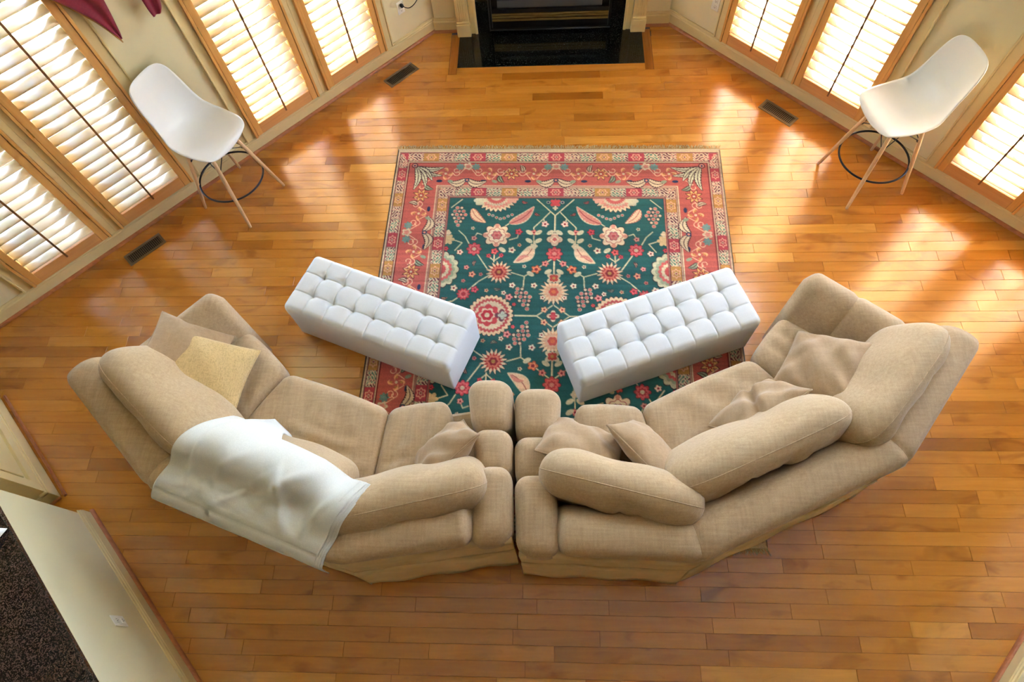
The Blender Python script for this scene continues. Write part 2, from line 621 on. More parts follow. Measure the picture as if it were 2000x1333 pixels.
# ------------------------------------------------------------------ windows: casing, sash, muntins, glass
wi = 0
for side in ('left', 'right'):
    ws = WIN[side]
    for k, (a, b) in enumerate(ws):
        wi += 1
        ang, dist = WALLS[side]
        root = empty('window_%d' % wi, wpt(side, (a + b) / 2, WT, 0))
        tag(root, kind='structure')
        # the casing: outer sides are wide, the side towards the partner window is half the mullion
        pair = ws[k ^ 1]
        lo_w = 0.078 if pair[0] > b else (a - pair[1]) / 2
        hi_w = 0.078 if pair[1] < a else (pair[0] - b) / 2
        for c0, c1 in ((a - lo_w, a), (b, b + hi_w)):
            wobj('casing', side, join(cbox(c0, c1, 0.014, WT, 0.135, WZ1 + 0.06, 0.003)), MAT['trim'], root)
            if abs(c1 - c0) > 0.06:
                e0 = c0 if c0 < a else c1 - 0.014
                wobj('casing_bead', side, cbox(e0, e0 + 0.014, 0.004, 0.02, 0.135, WZ1 + 0.06, 0.004), MAT['trim'], root)
        wobj('sill', side, cbox(a - 0.001, b + 0.001, -0.006, 0.045, 0.133, 0.1475, 0.003), MAT['trim'], root)
        wobj('header', side, cbox(a - lo_w, b + hi_w, 0.012, WT, WZ1, WZ1 + 0.1, 0.003), MAT['trim'], root)
        for (z0, z1, nm, in_a, in_b) in ((WZ0 + 0.04, WZ1 - 0.04, 5, a + 0.05, b - 0.05), (UZ0, UZ1, 3, a + 0.05, b - 0.05)):
            y0, y1 = 0.085, 0.115
            fr = join(box(in_a, in_a + 0.02, y0, y1, z0, z1), box(in_b - 0.02, in_b, y0, y1, z0, z1),
                      box(in_a, in_b, y0, y1, z0, z0 + 0.04), box(in_a, in_b, y0, y1, z1 - 0.04, z1))
            wobj('sash', side, fr, MAT['white_frame'], root)
            xm = (in_a + in_b) / 2
            wobj('muntin', side, box(xm - 0.009, xm + 0.009, y0 + 0.004, y1 - 0.004, z0, z1), MAT['white_frame'], root)
            for q in range(1, nm):
                zz = z0 + (z1 - z0) * q / nm
                wobj('muntin', side, box(in_a, in_b, y0 + 0.004, y1 - 0.004, zz - 0.009, zz + 0.009), MAT['white_frame'], root)
            if side == 'right' and z0 == UZ0:
                wobj('added_sheer', side, cbox(in_a - 0.03, in_b + 0.03, 0.022, 0.0235, z0 - 0.04, z1 + 0.05, 0.0005), MAT['sheer'], root)  # unseen diffuser added to turn sun into soft light from the right
            wobj('pane', side, (np.array([(in_a, 0.10, z0), (in_b, 0.10, z0), (in_b, 0.10, z1), (in_a, 0.10, z1)]), [(0, 1, 2, 3)]), MAT['glass'], root)

# ------------------------------------------------------------------ plantation shutters
SW, SH = 0.65, WZ1 - WZ0
NSL, PITCH = 25, 0.079


def make_shutter():
    root = empty('window_shutter')
    fw, st = 0.020, 0.052
    z0, z1 = WZ0, WZ1
    for s in (-1, 1):
        xa = s * SW / 2
        link('shutter_frame', mesh_data('shutter_frame', *cbox(min(xa, xa - s * fw), max(xa, xa - s * fw), -0.016, 0.032, z0, z1, 0.003), MAT['shutter']), root)
        xb = s * (SW / 2 - fw - 0.002)
        stile = link('stile', mesh_data('stile', *cbox(min(xb, xb - s * st), max(xb, xb - s * st), -0.010, 0.024, z0 + 0.004, z1 - 0.004, 0.004), MAT['shutter']), root)
        for hz in (0.42, 1.15, 1.95):
            link('hinge', mesh_data('hinge', *tube([(s * (SW / 2 - fw), -0.012, hz - 0.035), (s * (SW / 2 - fw), -0.012, hz + 0.035)], 0.005, 6), MAT['brass']), root)
    xi = SW / 2 - fw - st - 0.002
    link('rail', mesh_data('rail', *cbox(-xi, xi, -0.008, 0.022, z0 + 0.004, z0 + 0.105, 0.003), MAT['rail']), root)
    link('rail', mesh_data('rail', *cbox(-xi, xi, -0.008, 0.022, z1 - 0.105, z1 - 0.004, 0.003), MAT['rail']), root)
    # one slat: an elliptical section 89 x 10 mm, the room edge lower by 9 degrees
    n = 14
    prof = []
    al = math.radians(9.0)
    for k in range(n):
        t = 2 * PI * k / n
        y, z = 0.0445 * math.copysign(abs(math.cos(t)) ** 0.8, math.cos(t)), 0.0050 * math.sin(t)
        prof.append((y * math.cos(al) - z * math.sin(al), y * math.sin(al) + z * math.cos(al)))
    me = mesh_data('slat', *loft([[(x, y, z) for y, z in prof] for x in (-xi - 0.001, xi + 0.001)]), MAT['slat'], True)
    me.polygons[-1].use_smooth = False; me.polygons[-2].use_smooth = False
    for k in range(NSL):
        zc = z0 + 0.105 + 0.036 + k * PITCH
        link('slat', me, root, (0, 0.026, zc))
    yr_ = 0.026 - 0.0445 * math.cos(al) - 0.006
    top = z0 + 0.105 + 0.036 + (NSL - 1) * PITCH
    link('tilt_rod', mesh_data('tilt_rod', *cbox(-0.007, 0.007, yr_ - 0.013, yr_ - 0.001, z0 + 0.088, top + 0.02, 0.002), MAT['rod']), root)
    return root


SHUT_LABEL = {
    ('left', 0): 'honey wood louvred shutter beside the corded wall outlet, nearest the fireplace',
    ('left', 1): 'honey wood louvred shutter just behind the back of the burgundy-draped stool wall',
    ('left', 2): 'honey wood louvred shutter under the burgundy curtain tail, dappled with sun',
    ('left', 3): 'shaded honey wood louvred shutter at the left edge, above a floor vent',
    ('right', 0): 'narrow-looking honey louvred shutter beside the bare white wall outlet',
    ('right', 1): 'bright honey louvred shutter behind the white stool, above a floor vent',
    ('right', 2): 'glaring honey louvred shutter at the right edge, past the white stool',
    ('right', 3): 'honey louvred shutter cut off by the right edge of the picture'}
SHUT_LABEL[('left', 1)] = 'glaring honey louvred shutter between the curtained wall and the corded outlet window'
sh0 = make_shutter()
first = True
for side in ('left', 'right'):
    ang, dist = WALLS[side]
    for k, (a, b) in enumerate(WIN[side]):
        o = sh0 if first else copy_tree(sh0)
        first = False
        o.location = wpt(side, (a + b) / 2, 0.0, 0)
        o.rotation_euler = (0, 0, ang)
        o.scale = ((b - a) / SW, 1, 1)
        tag(o, SHUT_LABEL[(side, k)], 'shutter', 'plantation shutters on the angled walls')

# ================================================================== floor of maple planks
PW = 0.083
fl_root = obj('floor', box(xl - 0.2, xr + 0.2, -5.0, 5.25, -0.08, -0.014), MAT['subfloor'])
tag(fl_root, kind='structure')


def row_span(y):
    lo = max(xl, y - 6.17 - 0.06)
    hi = min(xr, 6.24 + 0.06 - y)
    return lo, hi


def to_px(p):
    q = ROT.transposed() @ (Vector(p) - Vector((0, 0, CAM_H)))
    if q.z > -0.05: return None
    return 1000 + 1262.8 * q.x / -q.z, 666.5 - 1262.8 * q.y / -q.z


lengths = [0.32, 0.42, 0.5, 0.6, 0.72, 0.85, 0.98, 1.12]
planks = []
y = -5.028
while y < 5.13:
    lo, hi = row_span(y + PW / 2)
    holes = [(-0.872, 0.932)] if y > 4.58 else []
    segs = []
    cur = lo
    for h0, h1 in holes:
        segs.append((cur, h0)); cur = h1
    segs.append((cur, hi))
    for s0, s1 in segs:
        x = s0 - random.random() * 0.6
        while x < s1 - 0.02:
            ln = random.choice(lengths)
            e = x + ln
            a0, a1 = max(x, s0), min(e, s1)
            if s1 - a1 < 0.12: a1 = s1
            if a1 - a0 > 0.03:
                full = abs(a0 - x) < 1e-9 and abs(a1 - e) < 1e-9
                planks.append((a0, a1, y, ln if full else None))
            x = a1 if a1 >= s1 else e
    y += PW


def hidden(x, yy):
    # roughly under the rug or a sofa
    return (-1.2 < x < 1.3 and 0.55 < yy < 3.6) or (0.0 < x < 1.7 and 0.5 < yy < 1.4) or (-2.0 < x < 0 and 0.5 < yy < 1.3)


def plank_vf(a0, a1, y0, y1):
    g, b, t = 0.00045, 0.0009, 0.012
    x0, x1, ya, yb = a0 + g, a1 - g, y0 + g, y1 - g
    v = [(x0, ya, -t), (x1, ya, -t), (x1, yb, -t), (x0, yb, -t), (x0, ya, -b), (x1, ya, -b), (x1, yb, -b), (x0, yb, -b),
         (x0 + b, ya + b, 0), (x1 - b, ya + b, 0), (x1 - b, yb - b, 0), (x0 + b, yb - b, 0)]
    f = [(0, 1, 5, 4), (1, 2, 6, 5), (2, 3, 7, 6), (3, 0, 4, 7), (4, 5, 9, 8), (5, 6, 10, 9), (6, 7, 11, 10), (7, 4, 8, 11), (8, 9, 10, 11)]
    return np.array(v), f


score = []
for i, (a0, a1, y0, ln) in enumerate(planks):
    yc = y0 + PW / 2
    ar = 0.0
    for t in (0.1, 0.3, 0.5, 0.7, 0.9):
        xx = a0 + (a1 - a0) * t
        q = to_px((xx, yc, 0))
        if q and 0 < q[0] < 2000 and 0 < q[1] < 1333 and not hidden(xx, yc):
            q1, q2 = to_px((xx, y0, 0)), to_px((xx + 0.1, yc, 0))
            ar += abs(q1[1] - q[1]) * 2 * abs(q2[0] - q[0]) * 10 * (a1 - a0) / 5
    score.append((ar, i))
score.sort(reverse=True)
single = set(i for a, i in score[:300] if a > 0)
cache = {}
fv, ff, ft, nn = [], [], [], 0
for i, (a0, a1, y0, ln) in enumerate(planks):
    tone = min(1.0, max(0.0, random.gauss(0.55, 0.19)))
    if i in single:
        key = ln if ln else round(a1 - a0, 3)
        if key not in cache:
            cache[key] = mesh_data('plank', *plank_vf(0, a1 - a0, 0, PW), MAT['plank'])
        o = link('plank', cache[key], fl_root, (a0, y0, 0))
        o['tone'] = tone
    else:
        v, f = plank_vf(a0, a1, y0, y0 + PW)
        fv.append(v); ff += [tuple(k + nn for k in q) for q in f]; nn += len(v)
        ft += [tone] * len(v)
pf = obj('plank_field', (np.vstack(fv), ff), MAT['plank_far'], fl_root)
pf['kind'] = 'stuff'
at = pf.data.attributes.new('tone', 'FLOAT', 'POINT')
at.data.foreach_set('value', ft)

# boards framing the hearth
for x0, x1 in ((-0.870, -0.798), (0.857, 0.930)):
    link('border_board', mesh_data('border_board', *cbox(x0, x1, 4.602, 5.11, -0.012, 0.0004, 0.001), MAT['border']), fl_root)
link('border_board', mesh_data('border_board', *cbox(-0.798, 0.857, 4.602, 4.680, -0.012, 0.0002, 0.001), MAT['border_front']), fl_root)

# ================================================================== fireplace
hs = obj('hearth_slab', cbox(-0.796, 0.855, 4.681, 5.20, -0.012, 0.004, 0.002), MAT['granite'])
tag(hs, 'polished black granite hearth slab set flush in the floor', 'hearth')
FY = 5.13
fp = empty('fireplace', (0.03, FY, 0))
tag(fp, 'black fireplace with brass louvres between fluted cream pilasters', 'fireplace')
for s, (p0, p1) in ((-1, (-0.812, -0.690)), (1, (0.755, 0.880))):
    pil = obj('pilaster', cbox(p0 + 0.006, p1 - 0.006, FY - 0.045, FY + 0.04, 0.13, 1.25, 0.003), MAT['trim'], fp)
    n = 5
    wv = (p1 - p0 - 0.03) / n
    for k in range(n):
        xa = p0 + 0.015 + k * wv
        obj('flute', cbox(xa + 0.004, xa + wv - 0.004, FY - 0.052, FY - 0.040, 0.16, 1.22, 0.004), MAT['trim'], pil)
    obj('plinth', cbox(p0 - 0.002, p1 + 0.002, FY - 0.062, FY + 0.04, 0.0, 0.125, 0.004), MAT['trim'], fp)
    obj('plinth_cap', cbox(p0 + 0.002, p1 - 0.002, FY - 0.055, FY + 0.04, 0.125, 0.145, 0.004), MAT['trim'], fp)
    q0, q1 = (p1, -0.640) if s < 0 else (0.700, p0)
    obj('return_strip', cbox(q0, q1, FY - 0.020, FY + 0.04, 0.0, 1.25, 0.002), MAT['trim'], fp)
    e = q1 if s < 0 else q0
    obj('inner_bead', cbox(e - 0.012, e + 0.012, FY - 0.028, FY + 0.0, 0.0, 1.25, 0.004), MAT['trim'], fp)
obj('mantel_frieze', cbox(-0.82, 0.888, FY - 0.05, FY + 0.04, 1.05, 1.25, 0.004), MAT['trim'], fp)
obj('mantel_shelf', cbox(-0.95, 1.02, FY - 0.22, FY + 0.04, 1.25, 1.31, 0.006), MAT['trim'], fp)
obj('granite_facing', join(box(-0.640, -0.512, FY - 0.012, FY + 0.03, 0.0, 1.05), box(0.568, 0.700, FY - 0.012, FY + 0.03, 0.0, 1.05),
                           box(-0.512, 0.568, FY - 0.012, FY + 0.03, 0.90, 1.05)), MAT['granite'], fp)
ins = obj('firebox', join(box(-0.512, 0.568, FY + 0.02, FY + 0.035, 0.0, 0.90), box(-0.512, -0.492, FY - 0.02, FY + 0.03, 0.03, 0.90),
                          box(0.548, 0.568, FY - 0.02, FY + 0.03, 0.03, 0.90), box(-0.512, 0.568, FY - 0.02, FY + 0.03, 0.03, 0.05)), MAT['firebox'], fp)
obj('trim_strip', cbox(-0.512, 0.568, FY - 0.026, FY - 0.018, 0.028, 0.040, 0.002), MAT['grey_steel'], fp)
obj('trim_strip', cbox(-0.518, -0.510, FY - 0.026, FY - 0.018, 0.028, 0.90, 0.002), MAT['grey_steel'], fp)
for zz in (0.138, 0.168, 0.192):
    obj('brass_louvre', cbox(-0.488, 0.545, FY - 0.030, FY + 0.0, zz - 0.011, zz + 0.009, 0.004), MAT['brass'], fp)
obj('louvre_box', cbox(-0.490, 0.547, FY - 0.018, FY + 0.02, 0.05, 0.24, 0.002), MAT['firebox'], fp)
# bevelled lower bar of the glass door
pr = [(-0.006, 0.255), (-0.030, 0.262), (-0.030, 0.270), (-0.004, 0.315), (0.02, 0.315), (0.02, 0.255)]
dr = obj('glass_door', box(-0.41, 0.47, FY + 0.005, FY + 0.012, 0.30, 0.82), MAT['firebox'], fp)
obj('door_bar', loft([[(x, FY + a, b) for a, b in pr] for x in (-0.435, 0.482)]), MAT['grey_steel'], dr)
obj('upper_louvre', cbox(-0.488, 0.545, FY - 0.030, FY + 0.0, 0.84, 0.86, 0.004), MAT['brass'], fp)


# ================================================================== outlets, cord, floor vents
def outlet(side_pt, ang, label, name='wall_outlet'):
    """local frame: x along the wall, -y into the room"""
    o = empty(name, side_pt, ang)
    tag(o, label, 'outlet', 'white wall outlets')
    link('plate', mesh_data('plate', *cbox(-0.036, 0.036, -0.006, 0.0, -0.058, 0.058, 0.003), MAT['outlet']), o)
    for zz in (-0.027, 0.027):
        s = link('socket', mesh_data('socket', *rbox3(0.017, 0.003, 0.014, 0.003, 2, 2, (0, -0.007, zz)), MAT['outlet']), o)
        for dx in (-0.006, 0.006):
            link('slot', mesh_data('slot', *box(dx - 0.0013, dx + 0.0013, -0.0108, -0.0095, zz - 0.003, zz + 0.006), MAT['slot']), s)
        link('slot', mesh_data('slot', *box(-0.002, 0.002, -0.0108, -0.0095, zz - 0.010, zz - 0.006), MAT['slot']), s)
    return o


outlet(wpt('left', 2.625, WT, 0.405), PI / 4, 'white wall outlet with a black plug in it, left of the fireplace')
outlet(wpt('right', -2.462, WT, 0.400), -PI / 4, 'white wall outlet with empty sockets, right of the fireplace')
pp = [wpt('left', 2.625 + dx, WT + dy, z) for dx, dy, z in ((0, -0.008, 0.432), (0.004, -0.03, 0.432), (0.02, -0.05, 0.415), (0.06, -0.055, 0.395), (0.12, -0.05, 0.400), (0.18, -0.04, 0.43), (0.24, -0.035, 0.48), (0.28, -0.035, 0.56), (0.29, -0.03, 0.7))]
cord = empty('power_cord', pp[0])
tag(cord, 'black power cord plugged into the outlet left of the fireplace', 'cord')
obj('cable', tube(smooth_path(pp, 40), 0.0035, 8), MAT['black_metal'], cord, True)
obj('plug', xform(rbox3(0.013, 0.017, 0.013, 0.006, 2, 2), PI / 4, wpt('left', 2.625, WT - 0.026, 0.432)), MAT['black_metal'], cord, True)


def vent(c, ang, label):
    o = empty('floor_vent', (c[0], c[1], 0), ang)
    tag(o, label, 'vent', 'bronze floor vents')
    L, Wd = 0.158, 0.062
    fr = join(cbox(-L, L, -Wd, -Wd + 0.02, 0.0005, 0.005, 0.0015), cbox(-L, L, Wd - 0.02, Wd, 0.0005, 0.005, 0.0015),
              cbox(-L, -L + 0.02, -Wd + 0.02, Wd - 0.02, 0.0005, 0.005, 0.0015), cbox(L - 0.02, L, -Wd + 0.02, Wd - 0.02, 0.0005, 0.005, 0.0015))
    link('frame', mesh_data('frame', *fr, MAT['vent']), o)
    link('shade_plate', mesh_data('shade_plate', *box(-L + 0.02, L - 0.02, -Wd + 0.02, Wd - 0.02, 0.0004, 0.0012), MAT['vent_dark']), o)  # near-black plate stands in for the shade below the louvres
    me = mesh_data('louvre', *box(-0.0018, 0.0018, -Wd + 0.02, Wd - 0.02, 0.001, 0.003), MAT['vent'])
    n = 19
    for k in range(n):
        link('louvre', me, o, (-L + 0.02 + (2 * L - 0.04) * (k + 0.5) / n, 0, 0))
    return o


vent((-3.150, 2.785), PI / 4, 'bronze floor vent in front of the shaded shutters at the left')
vent((-1.295, 4.612), PI / 4, 'bronze floor vent by the wall left of the fireplace')
vent((1.905, 4.060), -PI / 4, 'bronze floor vent in the sun glare below the right-hand shutters')


# ================================================================== kitchen half wall, counter, cabinet end
HW_A = np.array([-2.938, 0.775])
HW_ANG = math.radians(-45.5)
hw = obj('wall_counter', xform(box(0.03, 5.0, -0.14, 0.0 - 0.035, 0, 0.90), HW_ANG, (HW_A[0], HW_A[1], 0)), MAT['wall'])
tag(hw, kind='structure')


def hwx(vf):
    return xform(vf, HW_ANG, (HW_A[0], HW_A[1], 0))


def flipy(vf):
    v, f = vf
    v = np.array(v); v[:, 1] = -v[:, 1]
    return v, [q[::-1] for q in f]


tag(obj('baseboard_counter', hwx(flipy(base_profile(0.012, 5.0))), MAT['trim']), kind='structure')
tag(obj('trim_5', hwx(flipy(shoe_profile(-0.006, 5.0))), MAT['shoe']), kind='structure')
tag(obj('trim_6', hwx(join(cbox(0.03, 5.0, -0.05, -0.018, 0.872, 0.90, 0.004))), MAT['trim']), kind='structure')
ct = obj('countertop', hwx(cbox(-0.02, 5.0, -1.05, -0.004, 0.905, 0.937, 0.005)), MAT['counter'])
tag(ct, 'dark brown speckled granite countertop above the cream half wall', 'countertop')
o = outlet((0, 0, 0), 0, 'white wall outlet on the cream half wall under the granite countertop')
t_out = hwx((np.array([[0.905, -0.035, 0.40]]), []))[0][0]
o.location = t_out
o.rotation_euler = (0, 0, HW_ANG + PI)
for ch in o.children: pass
# folded paper on the countertop
pv = []
for i, t in enumerate(np.linspace(0, 1, 9)):
    for j, s in enumerate(np.linspace(0, 1, 7)):
        pv.append((-2.69 - 0.16 * s + 0.012 * math.sin(5 * t + 2), 0.50 - 0.19 * t, 0.942 + 0.018 * abs(math.sin(4 * t + s * 2)) + 0.02 * s * t))
pf_ = grid_faces(9, 7)
pap = obj('paper_napkin', (np.array(pv), pf_), MAT['paper'], None, True)
m_ = pap.modifiers.new('s', 'SOLIDIFY'); m_.thickness = 0.002
tag(pap, 'crumpled white paper napkin at the edge of the granite countertop', 'napkin')

# panelled cabinet end beside the half wall
CAB = np.array([-3.175, 0.868])
cb = empty('kitchen_cabinet', (CAB[0], CAB[1], 0))
tag(cb, 'cream panelled kitchen cabinet end with moulded base behind the half wall', 'cabinet')


def cbx(vf):
    return xform(vf, HW_ANG + PI, (CAB[0], CAB[1], 0))   # local x runs away from the half wall, +y into the kitchen


HC = 0.88
obj('body', cbx(box(0.02, 0.95, 0.05, 0.62, 0.0, HC)), MAT['trim'], cb)
for (a, b, c, d) in ((0.02, 0.095, 0.12, HC), (0.86, 0.95, 0.12, HC), (0.095, 0.86, 0.12, 0.20), (0.095, 0.86, 0.80, HC)):
    obj('face_frame', cbx(cbox(a, b, 0.030, 0.052, c, d, 0.003)), MAT['trim'], cb)
pn = obj('panel', cbx(cbox(0.125, 0.83, 0.040, 0.052, 0.225, 0.775, 0.006)), MAT['trim'], cb)
bs = obj('cabinet_base', cbx(join(cbox(0.0, 0.95, 0.018, 0.07, 0.0, 0.11, 0.004), cbox(0.006, 0.95, 0.024, 0.07, 0.11, 0.13, 0.005))), MAT['trim'], cb)
obj('side_base', cbx(cbox(0.0, 0.02, 0.018, 0.62, 0.0, 0.11, 0.004)), MAT['trim'], cb)
obj('shoe_strip', cbx(join(flipy(shoe_profile(-0.018, 0.95)))), MAT['shoe'], cb).data.transform(Matrix.Identity(4))
obj('side_shoe', cbx(cbox(-0.018, 0.0, 0.018, 0.62, 0.0, 0.02, 0.006)), MAT['shoe'], cb)
# filler strip between cabinet and half wall
fs = obj('filler_panel', cbx(cbox(-0.34, -0.02, 0.16, 0.19, 0.0, 0.88, 0.004)), MAT['trim'])
tag(fs, 'narrow cream filler panel between cabinet end and half wall', 'panel')

# wall corner at the lower right
RC = (2.398, -0.094)
RA = math.radians(47.0)
rw = obj('wall_corner', xform(box(-0.6, 2.6, -0.20, -0.035, 0, 0.95), RA, (RC[0], RC[1], 0)), MAT['wall'])
tag(rw, kind='structure')
tag(obj('baseboard_corner', xform(flipy(base_profile(-0.6, 2.6)), RA, (RC[0], RC[1], 0)), MAT['trim']), kind='structure')
tag(obj('trim_7', xform(flipy(shoe_profile(-0.6, 2.6)), RA, (RC[0], RC[1], 0)), MAT['shoe']), kind='structure')
# ================================================================== bar stools
def make_stool():
    root = empty('bar_stool')
    # moulded shell; local +x is the front
    prof = smooth_path([(0.236, 0.672), (0.228, 0.700), (0.195, 0.712), (0.10, 0.700), (0.0, 0.688), (-0.09, 0.694), (-0.155, 0.728), (-0.195, 0.79),
                        (-0.222, 0.88), (-0.245, 0.98), (-0.262, 1.07), (-0.272, 1.12), (-0.282, 1.135)], 60)
    tt = np.linspace(0, 1, 60)
    wid = np.interp(tt, [0, 0.1, 0.2, 0.33, 0.45, 0.55, 0.66, 0.8, 0.92, 1.0], [0.205, 0.228, 0.238, 0.240, 0.230, 0.214, 0.200, 0.190, 0.180, 0.165])
    nu = 33
    V = []
    us = np.linspace(-1, 1, nu)
    T = np.gradient(prof, axis=0)
    T /= np.linalg.norm(T, axis=1, keepdims=True)
    for i in range(60):
        for u in us:
            # squircle mapping gives the shell its round corners
            tc = 2 * tt[i] - 1
            ti = 0.5 + 0.5 * tc * math.sqrt(1 - 0.33 * u * u)
            ue = u * math.sqrt(1 - 0.40 * abs(tc) ** 5)
            f = ti * 59
            k = min(int(f), 58); r = f - k
            c = prof[k] * (1 - r) + prof[k + 1] * r
            tn = T[k] * (1 - r) + T[k + 1] * r
            w = np.interp(ti, tt, wid)
            nrm = np.array([tn[1], -tn[0]])      # points up over the seat, forward at the back
            dish = np.interp(ti, [0, 0.12, 0.35, 0.5, 0.62, 0.8, 1.0], [-0.012, 0.012, 0.050, 0.060, 0.055, 0.035, 0.012])
            h = dish * abs(ue) ** 2.4
            if ti < 0.06: h -= 0.0
            V.append((c[0] + nrm[0] * h, ue * w, c[1] + nrm[1] * h))
    sh = link('shell', mesh_data('shell', np.array(V), grid_faces(60, nu), MAT['plastic'], True), root)
    m = sh.modifiers.new('thick', 'SOLIDIFY'); m.thickness = 0.009; m.offset = -1 if True else 0
    link('seat_mount', mesh_data('seat_mount', *cbox(-0.11, 0.11, -0.10, 0.10, 0.655, 0.672, 0.004), MAT['black_metal']), root)
    tops, feet = {}, {}
    for sx in (-1, 1):
        for sy in (-1, 1):
            top = np.array([sx * 0.118, sy * 0.112, 0.672])
            ft = np.array([sx * 0.2275, sy * 0.2275, 0.0])
            tops[sx, sy], feet[sx, sy] = top, ft
            pts = [top + (ft - top) * t for t in (0, 0.3, 0.6, 0.97, 1.0)]
            link('leg', mesh_data('leg', *tube(pts, [0.0125, 0.0150, 0.0140, 0.0115, 0.0095], 14), MAT['beech'], True), root)

    def on(sx, sy, z):
        a, b = tops[sx, sy], feet[sx, sy]
        return a + (b - a) * (a[2] - z) / a[2]
    wires = []
    for sx in (-1, 1):
        for sy in (-1, 1):
            p = on(sx, sy, 0.50)
            for q in ((-sx * 0.09, sy * 0.085, 0.655), (sx * 0.09, -sy * 0.085, 0.655)):
                link('brace_wire', mesh_data('brace_wire', *tube([p, q], 0.0035, 6), MAT['black_metal'], True), root)
            link('bolt', mesh_data('bolt', *rbox3(0.009, 0.009, 0.007, 0.004, 2, 1, tuple(p * np.array([0.95, 0.95, 1]))), MAT['black_metal'], True), root)
    z = 0.25
    rr = np.linalg.norm(on(1, 1, z)[:2]) - 0.016
    ring = [(rr * math.cos(a), rr * math.sin(a), z) for a in np.linspace(0, 2 * PI, 72, endpoint=False)]
    link('foot_ring', mesh_data('foot_ring', *tube(ring, 0.0075, 8, True), MAT['black_metal'], True), root)
    return root


st1 = make_stool()
st1.location = (-2.450, 3.287, 0)
st1.rotation_euler = (0, 0, math.atan2(-0.43, 0.90))
tag(st1, 'white shell bar stool with beech legs in front of the burgundy-curtained wall', 'bar stool', 'white shell bar stools')
st2 = copy_tree(st1)
st2.location = (2.413, 3.362, 0)
st2.rotation_euler = (0, 0, math.atan2(-0.29, -0.96))
tag(st2, 'white shell bar stool with beech legs beside the sun glare, turned towards the rug', 'bar stool', 'white shell bar stools')

# ================================================================== tufted ottomans
OT_Z = 0.010


def make_ottoman():
    root = empty('ottoman_bench')
    L, W, H = 1.235, 0.455, 0.405
    link('box', mesh_data('box', *rbox3(L / 2 - 0.009, W / 2 - 0.009, 0.145, 0.012, 3, (10, 5, 3), (0, 0, 0.145 + 0.0)), MAT['linen'], True), root)
    nx, ny = 8, 3
    gx, gy = 321, 121
    xs = np.linspace(-1, 1, gx); ys = np.linspace(-1, 1, gy)
    X, Y = np.meshgrid(xs, ys, indexing='ij')
    cx, cy = (X + 1) / 2 * nx, (Y + 1) / 2 * ny
    fx, fy = np.abs(cx - np.round(cx)), np.abs(cy - np.round(cy))
    # pads: grooves on the grid, deep dimples where grooves cross
    inx = (np.round(cx) > 0) & (np.round(cx) < nx)
    iny = (np.round(cy) > 0) & (np.round(cy) < ny)
    px, py = L / nx, W / ny
    gxm = np.where(inx, np.exp(-(fx * px / 0.005) ** 2), 0)
    gym = np.where(iny, np.exp(-(fy * py / 0.005) ** 2), 0)
    dist = np.sqrt((fx * px) ** 2 + (fy * py) ** 2)
    dim = np.where(inx & iny, np.exp(-(dist / 0.022) ** 1.4), 0)
    puff = np.sin(np.clip(cx - np.floor(cx), 0, 1) * PI) * np.sin(np.clip(cy - np.floor(cy), 0, 1) * PI)
    z = 0.388 + 0.007 * np.maximum(puff, 0) ** 0.30 - 0.003 * np.maximum(gxm, gym) - 0.034 * dim
    z += 0.004 * (1 - X ** 4) * (1 - Y ** 4)
    # round the rim
    ex = np.clip((np.abs(X) * L / 2 - (L / 2 - 0.04)) / 0.04, 0, 1)
    ey = np.clip((np.abs(Y) * W / 2 - (W / 2 - 0.04)) / 0.04, 0, 1)
    e = np.minimum(np.sqrt(ex ** 2 + ey ** 2), 1.0)
    z -= 0.042 * (1 - np.sqrt(np.maximum(1 - e ** 2, 0)))
    XX, YY = X * L / 2, Y * W / 2
    # pull the rounded corners in
    cr = np.sqrt(ex ** 2 + ey ** 2)
    k = np.where(cr > 1, 1 / np.maximum(cr, 1e-6), 1)
    XX = np.sign(X) * np.where(ex > 0, (L / 2 - 0.04) + ex * k * 0.04, np.abs(XX))
    YY = np.sign(Y) * np.where(ey > 0, (W / 2 - 0.04) + ey * k * 0.04, np.abs(YY))
    V = np.stack([XX, YY, z], -1).reshape(-1, 3)
    F = grid_faces(gx, gy)
    # sides of the lid
    rim = [i * gy for i in range(gx)] + [(gx - 1) * gy + j for j in range(1, gy)] + [i * gy + gy - 1 for i in range(gx - 2, -1, -1)] + [j for j in range(gy - 2, 0, -1)]
    n0 = len(V)
    low = V[rim].copy(); low[:, 2] = 0.296
    V = np.vstack([V, low])
    m = len(rim)
    for q in range(m):
        F.append((rim[q], n0 + q, n0 + (q + 1) % m, rim[(q + 1) % m]))
    link('tufted_lid', mesh_data('tufted_lid', V, [q[::-1] for q in F] if False else F, MAT['linen'], True), root)
    me = mesh_data('button', *rbox3(0.009, 0.009, 0.004, 0.004, 2, 2), MAT['linen'], True)
    for i in range(1, nx):
        for j in range(1, ny):
            link('button', me, root, (-L / 2 + L * i / nx, -W / 2 + W * j / ny, 0.3535))
    for sx in (-1, 1):
        for sy in (-1, 1):
            pass
    return root


ot1 = make_ottoman()
ot1.location = (-1.122, 2.028, OT_Z)
ot1.rotation_euler = (0, 0, math.radians(-21.6))
tag(ot1, 'pale tufted ottoman bench half off the left side of the rug', 'ottoman', 'pale tufted storage ottomans')
ot2 = copy_tree(ot1)
ot2.location = (0.706, 1.918, OT_Z)
ot2.rotation_euler = (0, 0, math.radians(20.0))
tag(ot2, 'pale tufted ottoman bench nearer the sun glare, at the right of the rug', 'ottoman', 'pale tufted storage ottomans')


# ================================================================== sofas
def unit(a):
    a = np.asarray(a, float)
    return a / np.linalg.norm(a)


